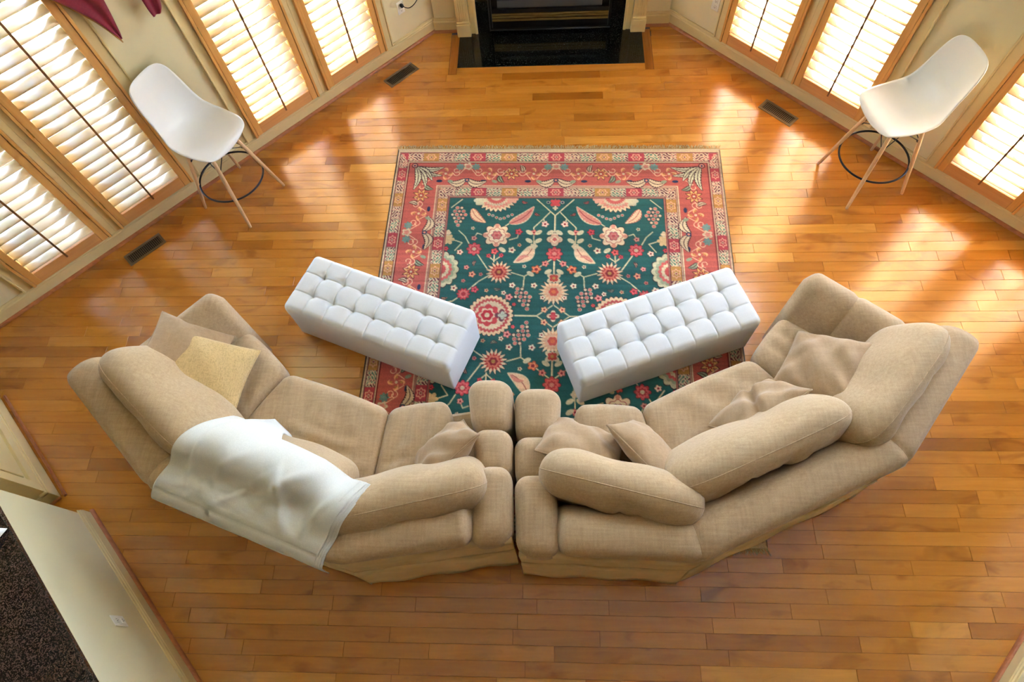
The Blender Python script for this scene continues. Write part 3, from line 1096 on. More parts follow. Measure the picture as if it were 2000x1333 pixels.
class Sofa:
    def __init__(self, B, sgn, label, name='sectional_sofa'):
        self.B = [np.array(b, float) for b in B]
        self.s = sgn
        self.d = [unit(self.B[i + 1] - self.B[i]) for i in range(3)]
        self.n = [np.array([-d[1], d[0]]) * sgn for d in self.d]
        self.m = []
        for i in range(4):
            if i == 0: self.m.append(self.n[0])
            elif i == 3: self.m.append(self.n[2])
            else:
                h = unit(self.n[i - 1] + self.n[i])
                self.m.append(h / (h @ self.n[i]))
        self.len = [np.linalg.norm(self.B[i + 1] - self.B[i]) for i in range(3)]
        self.root = empty('sectional_sofa', (self.B[1][0], self.B[1][1], 0))
        tag(self.root, label, 'sofa', 'tan three-bend sofas')

    def M(self, i, d):
        return self.B[i] + self.m[i] * d

    def at(self, seg, t, d):
        return self.M(seg, d) * (1 - t) + self.M(seg + 1, d) * t

    def on_seg(self, seg, x, d):
        """x metres along the segment, d inward, square to it"""
        return self.B[seg] + self.d[seg] * x + self.n[seg] * d

    def fix(self, F):
        return F if self.s > 0 else [tuple(q[::-1]) for q in F]

    def part(self, name, V, F, mat, parent=None, smooth=True):
        return obj(name, (V, self.fix(F)), mat, parent or self.root, smooth)


def seg_loft(S, name, seg, prof, mat, t0=0.0, t1=1.0, n=26, seam=0.010, seam_w=0.030, wob=0.0, seed=0, smooth=True, round0=0.0):
    prof = np.asarray(prof, float)
    c = prof.mean(0)
    rings = []
    L = S.len[seg] * (t1 - t0)
    # denser rings near the two ends
    u = np.linspace(0, 1, n)
    u = 0.5 - 0.5 * np.cos(u * PI)
    for q in u:
        e = min(q, 1 - q) * L
        k = seam * math.exp(-(e / seam_w) ** 2)
        if round0: k += round0 * max(0.0, 1 - q * L / round0) ** 2.2
        pr = prof + (c - prof) / np.maximum(np.linalg.norm(c - prof, axis=1, keepdims=True), 1e-6) * k
        t = t0 + (t1 - t0) * q
        ring = []
        for j, (d, z) in enumerate(pr):
            p = S.at(seg, t, d + (wob * math.sin(q * 17 + seed + z * 6) if wob else 0))
            ring.append((p[0], p[1], z))
        rings.append(ring)
    V, F = loft(rings)
    return S.part(name, V, F, mat, None, smooth)


def quad_pad(S, name, corners, z0, z1, r, mat, puff=0.02, nm=(14, 14, 4), dents=None, seed=0, wr=0.0, tilt=None):
    """soft slab over a plan quad: corners run rear-start, rear-end, front-end, front-start"""
    a, b, c, d = [np.array(x, float) for x in corners]
    sx = (np.linalg.norm(b - a) + np.linalg.norm(c - d)) / 4
    sy = (np.linalg.norm(d - a) + np.linalg.norm(c - b)) / 4
    sz = (z1 - z0) / 2
    P, F = rbox3(sx, sy, sz, r, 4, nm)
    u, v, w = (P[:, 0] / sx + 1) / 2, (P[:, 1] / sy + 1) / 2, P[:, 2] / sz
    pu = (1 - (2 * u - 1) ** 2).clip(0) ** 0.6 * (1 - (2 * v - 1) ** 2).clip(0) ** 0.6
    z = (z0 + z1) / 2 + P[:, 2] + puff * pu * np.where(w > 0, w, 0)
    if tilt is not None: z += tilt[0] * (1 - v) + tilt[1] * v
    if wr:
        z += wr * pu * (w > 0.5) * (np.sin(v * 38 + 2.5 * np.sin(u * 5 + seed) + seed) * np.exp(-((v - 0.25) / 0.25) ** 2) + 0.6 * np.sin(u * 23 + 3 * np.sin(v * 4 + seed)))
    # edges bow out a little
    uu = u + 0.018 * (2 * u - 1) * (1 - (2 * v - 1) ** 2)
    vv = v + 0.022 * (2 * v - 1) * (1 - (2 * u - 1) ** 2)
    XY = (1 - uu)[:, None] * (1 - vv)[:, None] * a + uu[:, None] * (1 - vv)[:, None] * b + uu[:, None] * vv[:, None] * c + (1 - uu)[:, None] * vv[:, None] * d
    V = np.column_stack([XY, z])
    return S.part(name, V, F, mat)


def build_sofa(S, arm_end=0.31, arm_quads=None, arm_z=None, seed=0):
    # rear skirt and plain rear panel
    for seg in range(3):
        skirt = [(0.010, 0.012), (-0.030, 0.012), (-0.026, 0.10), (-0.016, 0.30), (-0.012, 0.42), (0.010, 0.42)]
        seg_loft(S, 'skirt', seg, skirt, MAT['lining'], seam=0.0, wob=0.006, seed=seg * 2 + seed, n=40)
        panel = [(0.03, 0.41), (-0.006, 0.41), (-0.004, 0.45), (-0.010, 0.62), (-0.012, 0.74), (0.03, 0.74)]
        seg_loft(S, 'rear_panel', seg, panel, MAT['lining'], seam=0.003, wob=0.002, seed=seg)
        base = [(0.02, 0.014), (0.02, 0.28), (0.86, 0.28), (0.885, 0.25), (0.885, 0.05), (0.86, 0.014)]
        seg_loft(S, 'base', seg, base, MAT['sofa'], t0=0.02 if seg == 0 else 0, t1=0.98 if seg == 2 else 1, seam=0.0, n=6, smooth=False)
        # the fat rolled top of the back
        ctrl = [(0.03, 0.30), (0.02, 0.55), (0.004, 0.72), (-0.010, 0.775), (0.012, 0.818), (0.07, 0.838), (0.14, 0.832), (0.20, 0.79), (0.25, 0.70), (0.285, 0.57), (0.31, 0.44), (0.315, 0.30)]
        pr = smooth_path(ctrl, 34)
        seg_loft(S, 'backrest', seg, pr, MAT['sofa'], t0=0.215 if seg == 0 else 0.0, t1=1.0 if seg < 2 else 0.99, seam=0.012, seam_w=0.022, n=30, round0=0.06 if seg == 0 else 0.0)
    # seat cushions
    aw = 0.27
    q1 = [S.on_seg(0, aw - 0.05, 0.30), S.M(1, 0.30), S.M(1, 0.915), S.on_seg(0, aw + 0.02, 0.915)]
    q2 = [S.M(1, 0.30), S.M(2, 0.30), S.M(2, 0.915), S.M(1, 0.915)]
    L3 = S.len[2]
    q3 = [S.M(2, 0.30), S.on_seg(2, L3 - arm_end + 0.05, 0.30), S.on_seg(2, L3 - arm_end + 0.05, 0.915), S.M(2, 0.915)]
    for k, q in enumerate((q1, q2, q3)):
        quad_pad(S, 'seat_cushion', q, 0.27, 0.452, 0.065, MAT['sofa'], puff=0.030, nm=(26, 26, 3), seed=seed + k * 1.7, wr=0.014)
    # outer arm: three padded sections along its length
    ctrl = [(0.0, 0.02), (0.0, 0.30), (-0.004, 0.50), (-0.014, 0.585), (0.015, 0.645), (0.075, 0.672), (0.14, 0.655), (0.20, 0.60), (0.255, 0.52), (0.30, 0.43), (0.31, 0.30), (0.31, 0.02)]
    pr = smooth_path(ctrl, 34)
    cen = pr.mean(0)
    cuts = [-0.02, 0.33, 0.63, 0.945]
    for k in range(3):
        d0, d1 = cuts[k], cuts[k + 1]
        rings = []
        for q in 0.5 - 0.5 * np.cos(np.linspace(0, 1, 24) * PI):
            e0, e1 = q * (d1 - d0), (1 - q) * (d1 - d0)
            kk = 0.012 * math.exp(-(min(e0, e1) / 0.022) ** 2)
            if k == 2: kk += 0.075 * max(0.0, 1 - e1 / 0.075) ** 2.2
            if k == 0: kk += 0.05 * max(0.0, 1 - e0 / 0.05) ** 2.2
            zs = 0.06 * max(0.0, (0.30 - (d0 + e0)) / 0.30)
            dr = pr + (cen - pr) / np.linalg.norm(cen - pr, axis=1, keepdims=True) * kk
            ring = []
            for e, z in dr:
                p = S.on_seg(2, L3 - e, d0 + e0)
                ring.append((p[0], p[1], z + (zs if z > 0.45 else 0)))
            rings.append(ring)
        V, F = loft(rings)
        F = [q[::-1] for q in F]
        S.part('arm_section', V, F, MAT['sofa'])
    # inner arm: three puffs stepping up to the back
    for k, (q, zt) in enumerate(zip(arm_quads, arm_z)):
        quad_pad(S, 'arm_puff', q, 0.02 if k < 2 else 0.60, zt, 0.085 if k == 0 else 0.07, MAT['sofa'], puff=0.018, nm=(8, 10, 6), seed=seed)
    return S


SR = Sofa([(-0.150, 0.445), (0.740, 0.415), (1.820, 0.910), (2.355, 1.570)], 1, 'tan sectional sofa at the right, its outer arm in the sun glare')
AQR = [[(-0.182, 1.072), (0.045, 1.072), (0.080, 1.390), (-0.196, 1.390)], [(-0.176, 0.812), (0.026, 0.812), (0.044, 1.085), (-0.190, 1.085)], [(-0.158, 0.432), (0.062, 0.428), (0.032, 0.826), (-0.178, 0.826)]]
# order: rear-start, rear-end, front-end, front-start with x growing
build_sofa(SR, arm_quads=AQR, arm_z=(0.615, 0.645, 0.800), seed=1)
SL = Sofa([(-0.185, 0.512), (-1.060, 0.378), (-2.125, 0.760), (-2.775, 1.370)], -1, 'tan sectional sofa at the left, with a white blanket over its back')
AQL = [[(-0.208, 1.115), (-0.430, 1.115), (-0.480, 1.445), (-0.210, 1.445)], [(-0.196, 0.860), (-0.392, 0.860), (-0.427, 1.128), (-0.206, 1.128)], [(-0.176, 0.500), (-0.395, 0.466), (-0.380, 0.872), (-0.194, 0.872)]]
build_sofa(SL, arm_quads=AQL, arm_z=(0.615, 0.645, 0.800), seed=4)


# ================================================================== cushions
def frame(length, up):
    a = np.array(length, float); a /= np.linalg.norm(a)
    b = np.array(up, float); b = b - (b @ a) * a; b /= np.linalg.norm(b)
    return a, b, np.cross(a, b)


def pillow(name, c, along, up, L, H, T, mat, label, cat, group, seed=0, pinch=0.05, pw=(2.6, 2.2), fold=0.006, bend=0.0, sag=0.0, piping=True, corner=0.0, crease=None, pipe=0.0055):
    a, b, n = frame(along, up)
    c = np.array(c, float)
    rs = np.random.RandomState(seed)
    nu, nv = 61, 45
    us = np.sin(np.linspace(-PI / 2, PI / 2, nu)); vs = np.sin(np.linspace(-PI / 2, PI / 2, nv))
    U, Vv = np.meshgrid(us, vs, indexing='ij')
    ph = rs.rand(8) * 6.28

    def outline(u, v):
        x = L / 2 * u * (1 - pinch * (1 - v * v)) * (1 - corner * v ** 6)
        y = H / 2 * v * (1 - pinch * (1 - u * u)) * (1 - corner * u ** 6)
        return x, y
    prof = np.maximum(1 - np.abs(U) ** pw[0], 0) ** 0.5 * np.maximum(1 - np.abs(Vv) ** pw[1], 0) ** 0.5
    X, Y = outline(U, Vv)
    edge = (1 - np.abs(U) ** 6) * (1 - np.abs(Vv) ** 6)
    wr = fold * edge * (np.sin(U * 9 + 2.2 * np.sin(Vv * 3 + ph[0]) + ph[1]) * np.abs(Vv) ** 1.5
                        + 0.8 * np.sin(Vv * 8 + 2 * np.sin(U * 3 + ph[2]) + ph[3]) * np.abs(U) ** 2
                        + 0.6 * np.sin((U + Vv) * 5 + ph[4]))
    if crease is not None:
        for (cu, amp, w_, sl) in crease:
            wr -= 1.5 * amp * np.exp(-((U - cu - sl * Vv) / w_) ** 2) * np.maximum(1 - np.abs(Vv) ** 3, 0) * edge
    top = T / 2 * prof + wr * (prof > 0.02)
    bot = -T / 2 * prof - fold * 0.5 * np.sin(U * 7 + ph[5]) * edge
    top += bend * U * U * L - sag * Vv * Vv
    bot += bend * U * U * L - sag * Vv * Vv
    e0 = bend * U * U * L - sag * Vv * Vv
    rim = (np.abs(U) > 0.9999) | (np.abs(Vv) > 0.9999)
    top = np.where(rim, e0, top); bot = np.where(rim, e0, bot)

    def W(x, y, z):
        return c + x[..., None] * a + y[..., None] * b + z[..., None] * n
    Vt = W(X, Y, top).reshape(-1, 3)
    Vb = W(X, Y, bot).reshape(-1, 3)
    F1 = grid_faces(nu, nv)
    idx = np.arange(nu * nv)
    flat = rim.reshape(-1)
    remap = np.where(flat, idx, 0)
    inner = np.where(~flat)[0]
    remap[inner] = nu * nv + np.arange(len(inner))
    F2 = [tuple(int(remap[i]) for i in q[::-1]) for q in F1]
    V = np.vstack([Vt, Vb[inner]])
    root = empty(name, tuple(c))
    tag(root, label, cat, group)
    body = obj('cover', (V, F1 + F2), mat, root, True)
    if piping:
        t = np.linspace(-1, 1, 30)
        path = [(u, -1.0) for u in t[:-1]] + [(1.0, v) for v in t[:-1]] + [(u, 1.0) for u in -t[:-1]] + [(-1.0, v) for v in -t[:-1]]
        pu = np.array([p[0] for p in path]); pv = np.array([p[1] for p in path])
        x, y = outline(pu, pv)
        z = bend * pu * pu * L - sag * pv * pv
        obj('piping', tube(W(x, y, z), pipe, 6, True), mat, root, True)
    return V, F1 + F2, root


BC = 'loose sofa back cushions'
TP = 'small scatter pillows on the sofas'


def lean(nx, ny, ang):
    """up axis leaning back (away from inward normal n) by ang degrees from vertical"""
    a = math.radians(ang)
    return (-nx * math.sin(a), -ny * math.sin(a), math.cos(a))


def back_cushion(c, ang, L, H, T, label, seed, tilt=24, **kw):
    d = (math.cos(math.radians(ang)), math.sin(math.radians(ang)), 0)
    n_ = (-d[1], d[0])
    return pillow('back_cushion', c, d, lean(n_[0], n_[1], tilt), L, H, T, MAT['cushion'], label, 'cushion', BC, seed, pinch=-0.01, pw=(7.0, 2.8), fold=0.013, piping=True, pipe=0.003, corner=0.13, **kw)


back_cushion((0.370, 0.790, 0.690), -13.5, 0.84, 0.50, 0.28, 'tan back cushion beside the inner arm of the right-hand sofa', 3, 15, crease=[(0.0, 0.018, 0.05, 0.1), (0.28, 0.012, 0.04, -0.05)])
back_cushion((1.070, 1.015, 0.695), 24.3, 1.04, 0.52, 0.28, 'longest tan back cushion, in the middle of the right-hand sofa', 5, 24, crease=[(-0.35, 0.02, 0.04, 0.1), (0.05, 0.02, 0.05, 0.12), (0.4, 0.012, 0.04, 0.05)])
back_cushion((1.800, 1.360, 0.715), 49.0, 0.86, 0.50, 0.25, 'tan back cushion against the sunlit outer arm of the right-hand sofa', 8, 30, crease=[(-0.2, 0.014, 0.05, 0.1), (0.3, 0.014, 0.05, 0.0)])
lb1 = back_cushion((-0.765, 0.735, 0.690), 13.0, 0.90, 0.50, 0.28, 'tan back cushion coming out from under the white blanket, by the inner arm', 9, 24)
lb2 = back_cushion((-1.480, 0.905, 0.690), -18.0, 0.84, 0.52, 0.28, 'tan back cushion almost wholly covered by the white blanket', 12, 26)
lb3 = back_cushion((-2.125, 1.255, 0.720), -40.0, 0.92, 0.52, 0.26, 'tan back cushion at the far left end of the left-hand sofa', 14, 34, crease=[(0.1, 0.014, 0.05, 0.1), (-0.3, 0.012, 0.05, 0.0)])


def throw(c, along, up, L, H, T, mat, label, seed, **kw):
    return pillow('throw_pillow', c, along, up, L, H, T, mat, label, 'pillow', TP, seed, pinch=0.07, pw=(2.2, 2.2), **kw)


throw((-2.035, 1.475, 0.625), (0.925, -0.141, -0.353), (-0.162, 0.985, -0.06), 0.46, 0.46, 0.17, MAT['knit'], 'ribbed golden pillow lying in front of another at the left sofa end', 21)
throw((-2.195, 1.600, 0.640), (0.855, -0.145, -0.498), (-0.184, 0.98, -0.073), 0.44, 0.44, 0.17, MAT['pillow'], 'taupe piped pillow half hidden behind the ribbed golden one', 22)
throw((-0.572, 1.005, 0.620), (-0.728, -0.679, -0.098), (0.313, -0.537, 0.783), 0.38, 0.36, 0.18, MAT['pillow'], 'tan pillow wedged against the inner arm of the left-hand sofa', 23, fold=0.016)
throw((0.185, 1.035, 0.620), (-0.951, 0.307, 0.049), (-0.384, -0.66, 0.646), 0.46, 0.38, 0.17, MAT['pillow'], 'tan pillow with one corner on the inner arm of the right-hand sofa', 24, fold=0.014)
throw((0.540, 1.010, 0.630), (-0.65, 0.758, -0.055), (-0.415, -0.415, 0.80), 0.42, 0.38, 0.17, MAT['pillow'], 'tan pillow standing on its edge, second from the inner arm', 25)
throw((1.165, 1.255, 0.620), (-0.812, -0.582, -0.045), (0.199, -0.572, 0.796), 0.48, 0.36, 0.18, MAT['pillow'], 'crumpled tan pillow lying against the longest back cushion', 26, fold=0.018, crease=[(0.0, 0.03, 0.12, 0.4)])
throw((1.560, 1.515, 0.620), (0.761, -0.438, 0.478), (0.464, 0.881, -0.096), 0.42, 0.44, 0.18, MAT['pillow'], 'taupe pillow on the seat by the sunlit outer arm', 27, fold=0.018)

# ================================================================== oriental rug: the woven pattern is coloured vertex by vertex
RUG_W, RUG_L = 2.627, 3.100
RUG_TL, RUG_ANG = (-1.238, 3.752), math.radians(-1.45)
TEAL, RED, CREAM, PINK, DRED = (38, 86, 83), (180, 90, 80), (202, 182, 150), (196, 126, 112), (134, 40, 48)
NAVY, GOLD, SAGE, DARK, ORANGE = (46, 54, 84), (178, 130, 72), (136, 148, 122), (58, 30, 40), (198, 104, 66)


def paint_rug():
    px = 0.0025
    hw, hl = RUG_W / 2, RUG_L / 2
    nu, nv = int(hw / px) + 1, int(hl / px) + 1
    U, V = np.meshgrid((np.arange(nu) + 0.5) * px, (np.arange(nv) + 0.5) * px, indexing='ij')
    C = np.zeros((nu, nv, 3))
    rs = np.random.RandomState(5)

    def put(mask, col):
        C[mask] = col

    def dots(u, v):
        return U - u, V - v

    def disc(u, v, r, col, asp=1.0, ang=0.0):
        x, y = dots(u, v)
        c, s = math.cos(ang), math.sin(ang)
        put(((x * c + y * s) / asp) ** 2 + (-x * s + y * c) ** 2 < r * r, col)

    def petal(u, v, R, n, depth, col, ph=0.0, asp=1.0):
        x, y = dots(u, v)
        th = np.arctan2(y, x / asp)
        put(np.hypot(x / asp, y) < R * (1 - depth + depth * np.abs(np.cos(n * th / 2 + ph))), col)

    def spiky(u, v, R, n, depth, col, ph=0.0, asp=1.0):
        x, y = dots(u, v)
        th = np.arctan2(y, x / asp)
        saw = np.abs(((th * n / (2 * PI) + ph) % 1.0) * 2 - 1)
        put(np.hypot(x / asp, y) < R * (1 - depth * saw), col)

    def line(pts, w, col):
        for (a0, b0), (a1, b1) in zip(pts, pts[1:]):
            dx, dy = a1 - a0, b1 - b0
            t = np.clip(((U - a0) * dx + (V - b0) * dy) / (dx * dx + dy * dy + 1e-12), 0, 1)
            put(np.hypot(U - a0 - t * dx, V - b0 - t * dy) < w, col)

    def feather(a, b, w, col, edge=DARK, bend=0.15, rib=None):
        a, b = np.array(a, float), np.array(b, float)
        d = b - a; L = np.linalg.norm(d); d /= L
        nrm = np.array([-d[1], d[0]])
        t = ((U - a[0]) * d[0] + (V - a[1]) * d[1]) / L
        s = (U - a[0]) * nrm[0] + (V - a[1]) * nrm[1] - bend * L * np.sin(np.clip(t, 0, 1) * PI)
        hwid = w * np.sin(np.clip(t, 0, 1) ** 0.75 * PI) ** 0.8
        saw = 0.28 * np.abs(((t * 9) % 1) * 2 - 1)
        inside = (t > 0) & (t < 1)
        put(inside & (np.abs(s) < hwid + 0.0035), edge)
        put(inside & (np.abs(s) < hwid * (1 - saw)), col)
        put(inside & (np.abs(s) < 0.0028) & (t < 0.85), rib or edge)

    # band coordinate with mitred corners
    kt, ks, kn = [0, 0.045, 0.138, 0.39, 0.403, 0.489, 0.504, 9], [0, 0.027, 0.104, 0.37, 0.379, 0.469, 0.481, 9], [0, 1, 2, 3, 3.2, 4.2, 4.4, 20]
    bt, bs = np.interp(V, kt, kn), np.interp(U, ks, kn)
    top = bt < bs
    B = np.minimum(bt, bs)
    run = np.where(top, U - hw, V - hl)          # distance along the band from its middle
    field = B >= 4.4
    C[:] = TEAL
    put(B < 1, CREAM)
    put((B < 0.45) & ~top, (86, 66, 46))
    put((B > 0.82) & (B < 0.93), (120, 60, 66))
    # --- tile bands
    for lo, hi, per in ((1, 2, 0.128), (3.2, 4.2, 0.122)):
        m = (B >= lo) & (B < hi)
        w = (B - lo) / (hi - lo)
        q = np.abs(run) / per + 0.5
        blk = np.floor(q).astype(int)
        fq = q - blk
        kind = blk % 5
        base = np.zeros_like(C); base[:] = CREAM
        base[kind == 0] = (170, 64, 74)
        base[kind == 3] = GOLD
        C[m] = base[m]
        # scrolling vines on the cream blocks
        sc = np.sin(fq * 13 + 2.5 * np.sin(w * 7 + blk)) * np.sin(w * 11 + 2.2 * np.sin(fq * 9 + blk * 1.7))
        crm = m & (kind != 0) & (kind != 3)
        put(crm & (sc > 0.45), (96, 44, 60))
        put(crm & (sc < -0.5) & (blk % 2 == 0), (84, 120, 104))
        put(crm & (sc < -0.5) & (blk % 2 == 1), (172, 96, 96))
        rr = np.hypot((fq - 0.5) * 1.15, w - 0.5)
        th = np.arctan2(w - 0.5, fq - 0.5)
        flo = m & ((kind == 0) | (kind == 3))
        put(flo & (np.abs(rr - 0.30 - 0.06 * np.cos(6 * th)) < 0.045), (222, 170, 140))
        put(flo & (rr < 0.13), CREAM)
        put(flo & (rr < 0.07), DRED)
        put(m & ((w < 0.06) | (w > 0.94)), (104, 48, 54))
    put((B >= 2) & (B < 3.2), RED)
    for a, b, c in ((2.0, 2.035, CREAM), (2.035, 2.07, (110, 40, 44)), (2.96, 3.0, CREAM), (3.0, 3.09, (122, 44, 48)), (3.09, 3.2, CREAM), (4.2, 4.27, CREAM), (4.27, 4.4, (150, 70, 66))):
        put((B >= a) & (B < b), c)
    # --- main red border: vine scrolls, stars, leaves
    mid_t, mid_s = 0.262, 0.245

    def border(u, v, horiz):
        """place with (distance along from the middle, offset across)"""
        return (hw - u, mid_t + v) if horiz else (mid_s + v, hl - u)
    for horiz, half in ((True, hw - 0.40), (False, hl - 0.42)):
        pos = 0.0
        k = 0
        while pos < half:
            c = border(pos, 0.0, horiz)
            if k % 4 == 0:
                for sg in (-1, 1):
                    feather(border(pos + 0.005, 0.055, horiz), border(pos + sg * 0.16, 0.075, horiz), 0.034, CREAM, DARK, 0.25 * sg * (1 if horiz else -1) * -1)
                petal(*border(pos, -0.075, horiz), 0.040, 5, 0.35, CREAM)
                petal(*border(pos, -0.075, horiz), 0.022, 5, 0.3, PINK)
                for sg in (-1, 1):
                    petal(*border(pos + sg * 0.065, -0.07, horiz), 0.036, 7, 0.4, (110, 140, 134))
                disc(*border(pos, 0.065, horiz), 0.020, NAVY); disc(*border(pos, 0.065, horiz), 0.010, PINK)
            elif k % 4 in (1, 3):
                petal(*c, 0.062, 4, 0.75, (224, 168, 120)); petal(*c, 0.050, 4, 0.7, RED, 0.4)
                for a in range(4):
                    du, dv = 0.036 * math.cos(a * PI / 2), 0.036 * math.sin(a * PI / 2)
                    disc(*border(pos + du, dv, horiz), 0.008, GOLD)
                disc(*c, 0.011, CREAM)
                disc(*border(pos + 0.045, 0.075, horiz), 0.013, NAVY, 1.9, 0 if horiz else PI / 2)
                disc(*border(pos - 0.045, 0.078, horiz), 0.014, SAGE, 1.7, 0.4)
            else:
                spiky(*c, 0.072, 8, 0.55, (88, 44, 44)); spiky(*c, 0.062, 8, 0.6, (220, 166, 104)); spiky(*c, 0.034, 8, 0.5, (160, 60, 56))
                disc(*c, 0.010, CREAM)
                feather(border(pos + 0.10, 0.02, horiz), border(pos + 0.06, 0.09, horiz), 0.020, SAGE)
                feather(border(pos - 0.09, -0.02, horiz), border(pos - 0.07, -0.09, horiz), 0.018, CREAM)
            # scroll hooks
            for sg in (-1, 1):
                pts = [border(pos + sg * (0.085 + 0.030 * math.cos(a) * (1 - a / 9)), -0.055 + 0.030 * math.sin(a) * (1 - a / 9) + (0.02 if k % 2 else 0.05), horiz) for a in np.linspace(0, 5.2, 14)]
                line(pts, 0.0026, (232, 196, 160))
                line([border(pos + sg * 0.115, 0.0, horiz), border(pos + sg * 0.155, 0.055 * (-1) ** k, horiz)], 0.0026, (232, 196, 160))
            pos += 0.178
            k += 1
    # corner spray of feathery leaves
    for a, l in ((2, 0.24), (24, 0.25), (46, 0.22), (66, 0.25), (88, 0.26)):
        e = (0.168 + l * math.cos(math.radians(a)), 0.188 + l * 0.92 * math.sin(math.radians(a)))
        feather((0.175, 0.195), e, 0.026, (200, 196, 164), DARK, 0.12 if a < 45 else -0.12)
    disc(0.162, 0.180, 0.026, DARK); disc(0.162, 0.180, 0.019, PINK); disc(0.162, 0.180, 0.009, NAVY)

    # --- green field
    keep = C.copy()
    ax = hw

    def flower(u, v, R, cols, n=8, depth=0.3):
        petal(u, v, R * 1.07, n, depth * 0.9, DARK)
        for i, c in enumerate(cols):
            petal(u, v, R * (1 - i / (len(cols) + 0.3)), n, depth, c, 0.5 * (i % 2))

    def palmette(u, v, R, cols, n=16, asp=1.0):
        spiky(u, v, R * 1.05, n, 0.40, DARK, 0, asp)
        spiky(u, v, R, n, 0.45, cols[0], 0, asp)
        spiky(u, v, R * 0.72, n, 0.35, cols[1], 0.5, asp)
        petal(u, v, R * 0.50, 6, 0.25, cols[2], 0.3, asp)
        petal(u, v, R * 0.33, 6, 0.2, cols[3], 0, asp)
        disc(u, v, R * 0.15, cols[4])
    stem = (206, 188, 150)
    for pts in ([(1.169, 0.517), (ax, 0.671), (ax, 1.30)], [(1.273, 0.641), (1.225, 0.70), (1.238, 0.76)], [(1.235, 0.69), (1.153, 0.784), (1.158, 0.96)],
                [(0.577, 0.819), (0.627, 0.869), (0.666, 0.942), (0.729, 1.024), (0.82, 1.166)], [(0.998, 1.191), (1.095, 1.223), (1.181, 1.161), (ax, 1.055)],
                [(1.181, 1.161), (1.095, 1.223), (1.09, 1.33)], [(0.655, 1.379), (0.76, 1.27), (0.86, 1.20)], [(0.655, 1.379), (0.58, 1.44), (0.49, 1.46)],
                [(1.026, hl), (1.196, hl), (ax, 1.461), (ax, 1.40)], [(0.96, 0.75), (0.90, 0.80)], [(0.77, 0.86), (0.72, 0.84), (0.70, 0.88)], [(0.97, 0.90), (1.03, 0.88), (1.04, 0.83)],
                [(0.863, 1.10), (0.863, 1.03)], [(0.82, 1.05), (0.863, 1.09), (0.91, 1.05)], [(0.50, 0.60), (0.58, 0.52)], [(0.56, 1.0), (0.61, 0.93), (0.53, 0.90)]):
        line(pts, 0.0048, stem)
    # half palmette hanging from the top border
    for r, c in ((0.158, DARK), (0.152, (214, 190, 152)), (0.126, (206, 132, 116)), (0.10, CREAM), (0.076, (190, 92, 86)), (0.045, CREAM)):
        spiky(0.850, 0.490, r, 26, 0.18, c, 0, 1.12)
    petal(0.72, 0.53, 0.05, 6, 0.3, (200, 190, 158)); petal(0.98, 0.515, 0.045, 6, 0.3, (206, 150, 130))
    # half palmette on the side border
    for r, c in ((0.165, DARK), (0.158, (190, 184, 150)), (0.125, (150, 156, 128)), (0.10, (196, 96, 92)), (0.075, (206, 190, 156)), (0.045, (188, 80, 78))):
        petal(0.470, 1.170, r, 14, 0.13, c, 0, 0.85)
    petal(0.50, 0.90, 0.05, 6, 0.35, (206, 176, 130)); petal(0.49, 0.84, 0.03, 5, 0.3, CREAM)
    # grape clusters
    for cu, cv, dd in ((0.565, 0.675, 1), (1.093, 1.403, 1)):
        k = 0
        for r_, nn_ in enumerate((2, 3, 4, 3, 2, 1)):
            for j in range(nn_):
                du, dv = (j - (nn_ - 1) / 2) * 0.034, (r_ - 2.2) * 0.033
                if cu > 1: du, dv = du + dv * 0.35, dv
                col = ((200, 84, 84), CREAM, (176, 60, 70), (206, 150, 130))[k % 4]
                disc(cu + du, cv + dv, 0.0155, DARK if k % 2 else CREAM); disc(cu + du, cv + dv, 0.0115, col); disc(cu + du, cv + dv, 0.004, CREAM)
                k += 1
    for q in range(7):
        disc(0.80 + q * 0.03, 0.685 - 0.02 * math.cos(q), 0.013, CREAM); disc(0.80 + q * 0.03, 0.685 - 0.02 * math.cos(q), 0.008, ((190, 70, 76), (150, 110, 130))[q % 2])
    feather((0.964, 0.750), (1.150, 0.585), 0.040, PINK, CREAM, 0.10, DRED)
    feather((0.662, 0.612), (0.780, 0.742), 0.036, (222, 186, 150), (170, 90, 80), 0.12)
    feather((1.155, 0.955), (1.010, 1.105), 0.046, (216, 180, 148), CREAM, -0.12, (150, 70, 66))
    feather((1.12, 1.00 + 0.045), (1.03, 1.09), 0.010, PINK, PINK)
    petal(1.158, 0.955, 0.03, 5, 0.3, CREAM)
    # big scalloped medallion rosette
    petal(0.871, 0.858, 0.112, 8, 0.28, DARK); petal(0.871, 0.858, 0.106, 8, 0.28, (224, 196, 160)); petal(0.871, 0.858, 0.074, 8, 0.2, (170, 82, 78)); petal(0.871, 0.858, 0.068, 8, 0.2, (230, 206, 174))
    flower(0.871, 0.858, 0.040, [(196, 96, 96), PINK, (180, 70, 76)], 6)
    for a in range(4):
        disc(0.871 + 0.088 * math.cos(a * PI / 2), 0.858 + 0.088 * math.sin(a * PI / 2), 0.017, (206, 140, 118))
    flower(0.706, 0.986, 0.058, [(192, 72, 78), (206, 104, 104), (176, 60, 66), CREAM], 8)
    flower(0.655, 1.379, 0.050, [(180, 64, 70), (200, 110, 104), (150, 46, 56)], 10)
    palmette(0.906, 1.188, 0.100, [(214, 186, 150), (170, 60, 56), (206, 112, 92), DRED, GOLD])
    palmette(ax, 1.352, 0.112, [(216, 190, 152), (206, 152, 120), (200, 160, 130), (182, 74, 66), ORANGE], 18)
    flower(ax, 0.893, 0.060, [CREAM, (214, 160, 136), (226, 200, 164), (196, 100, 92)], 4, 0.35)
    flower(ax, 1.022, 0.062, [(190, 74, 76), (206, 100, 92), (176, 60, 64), PINK], 8)
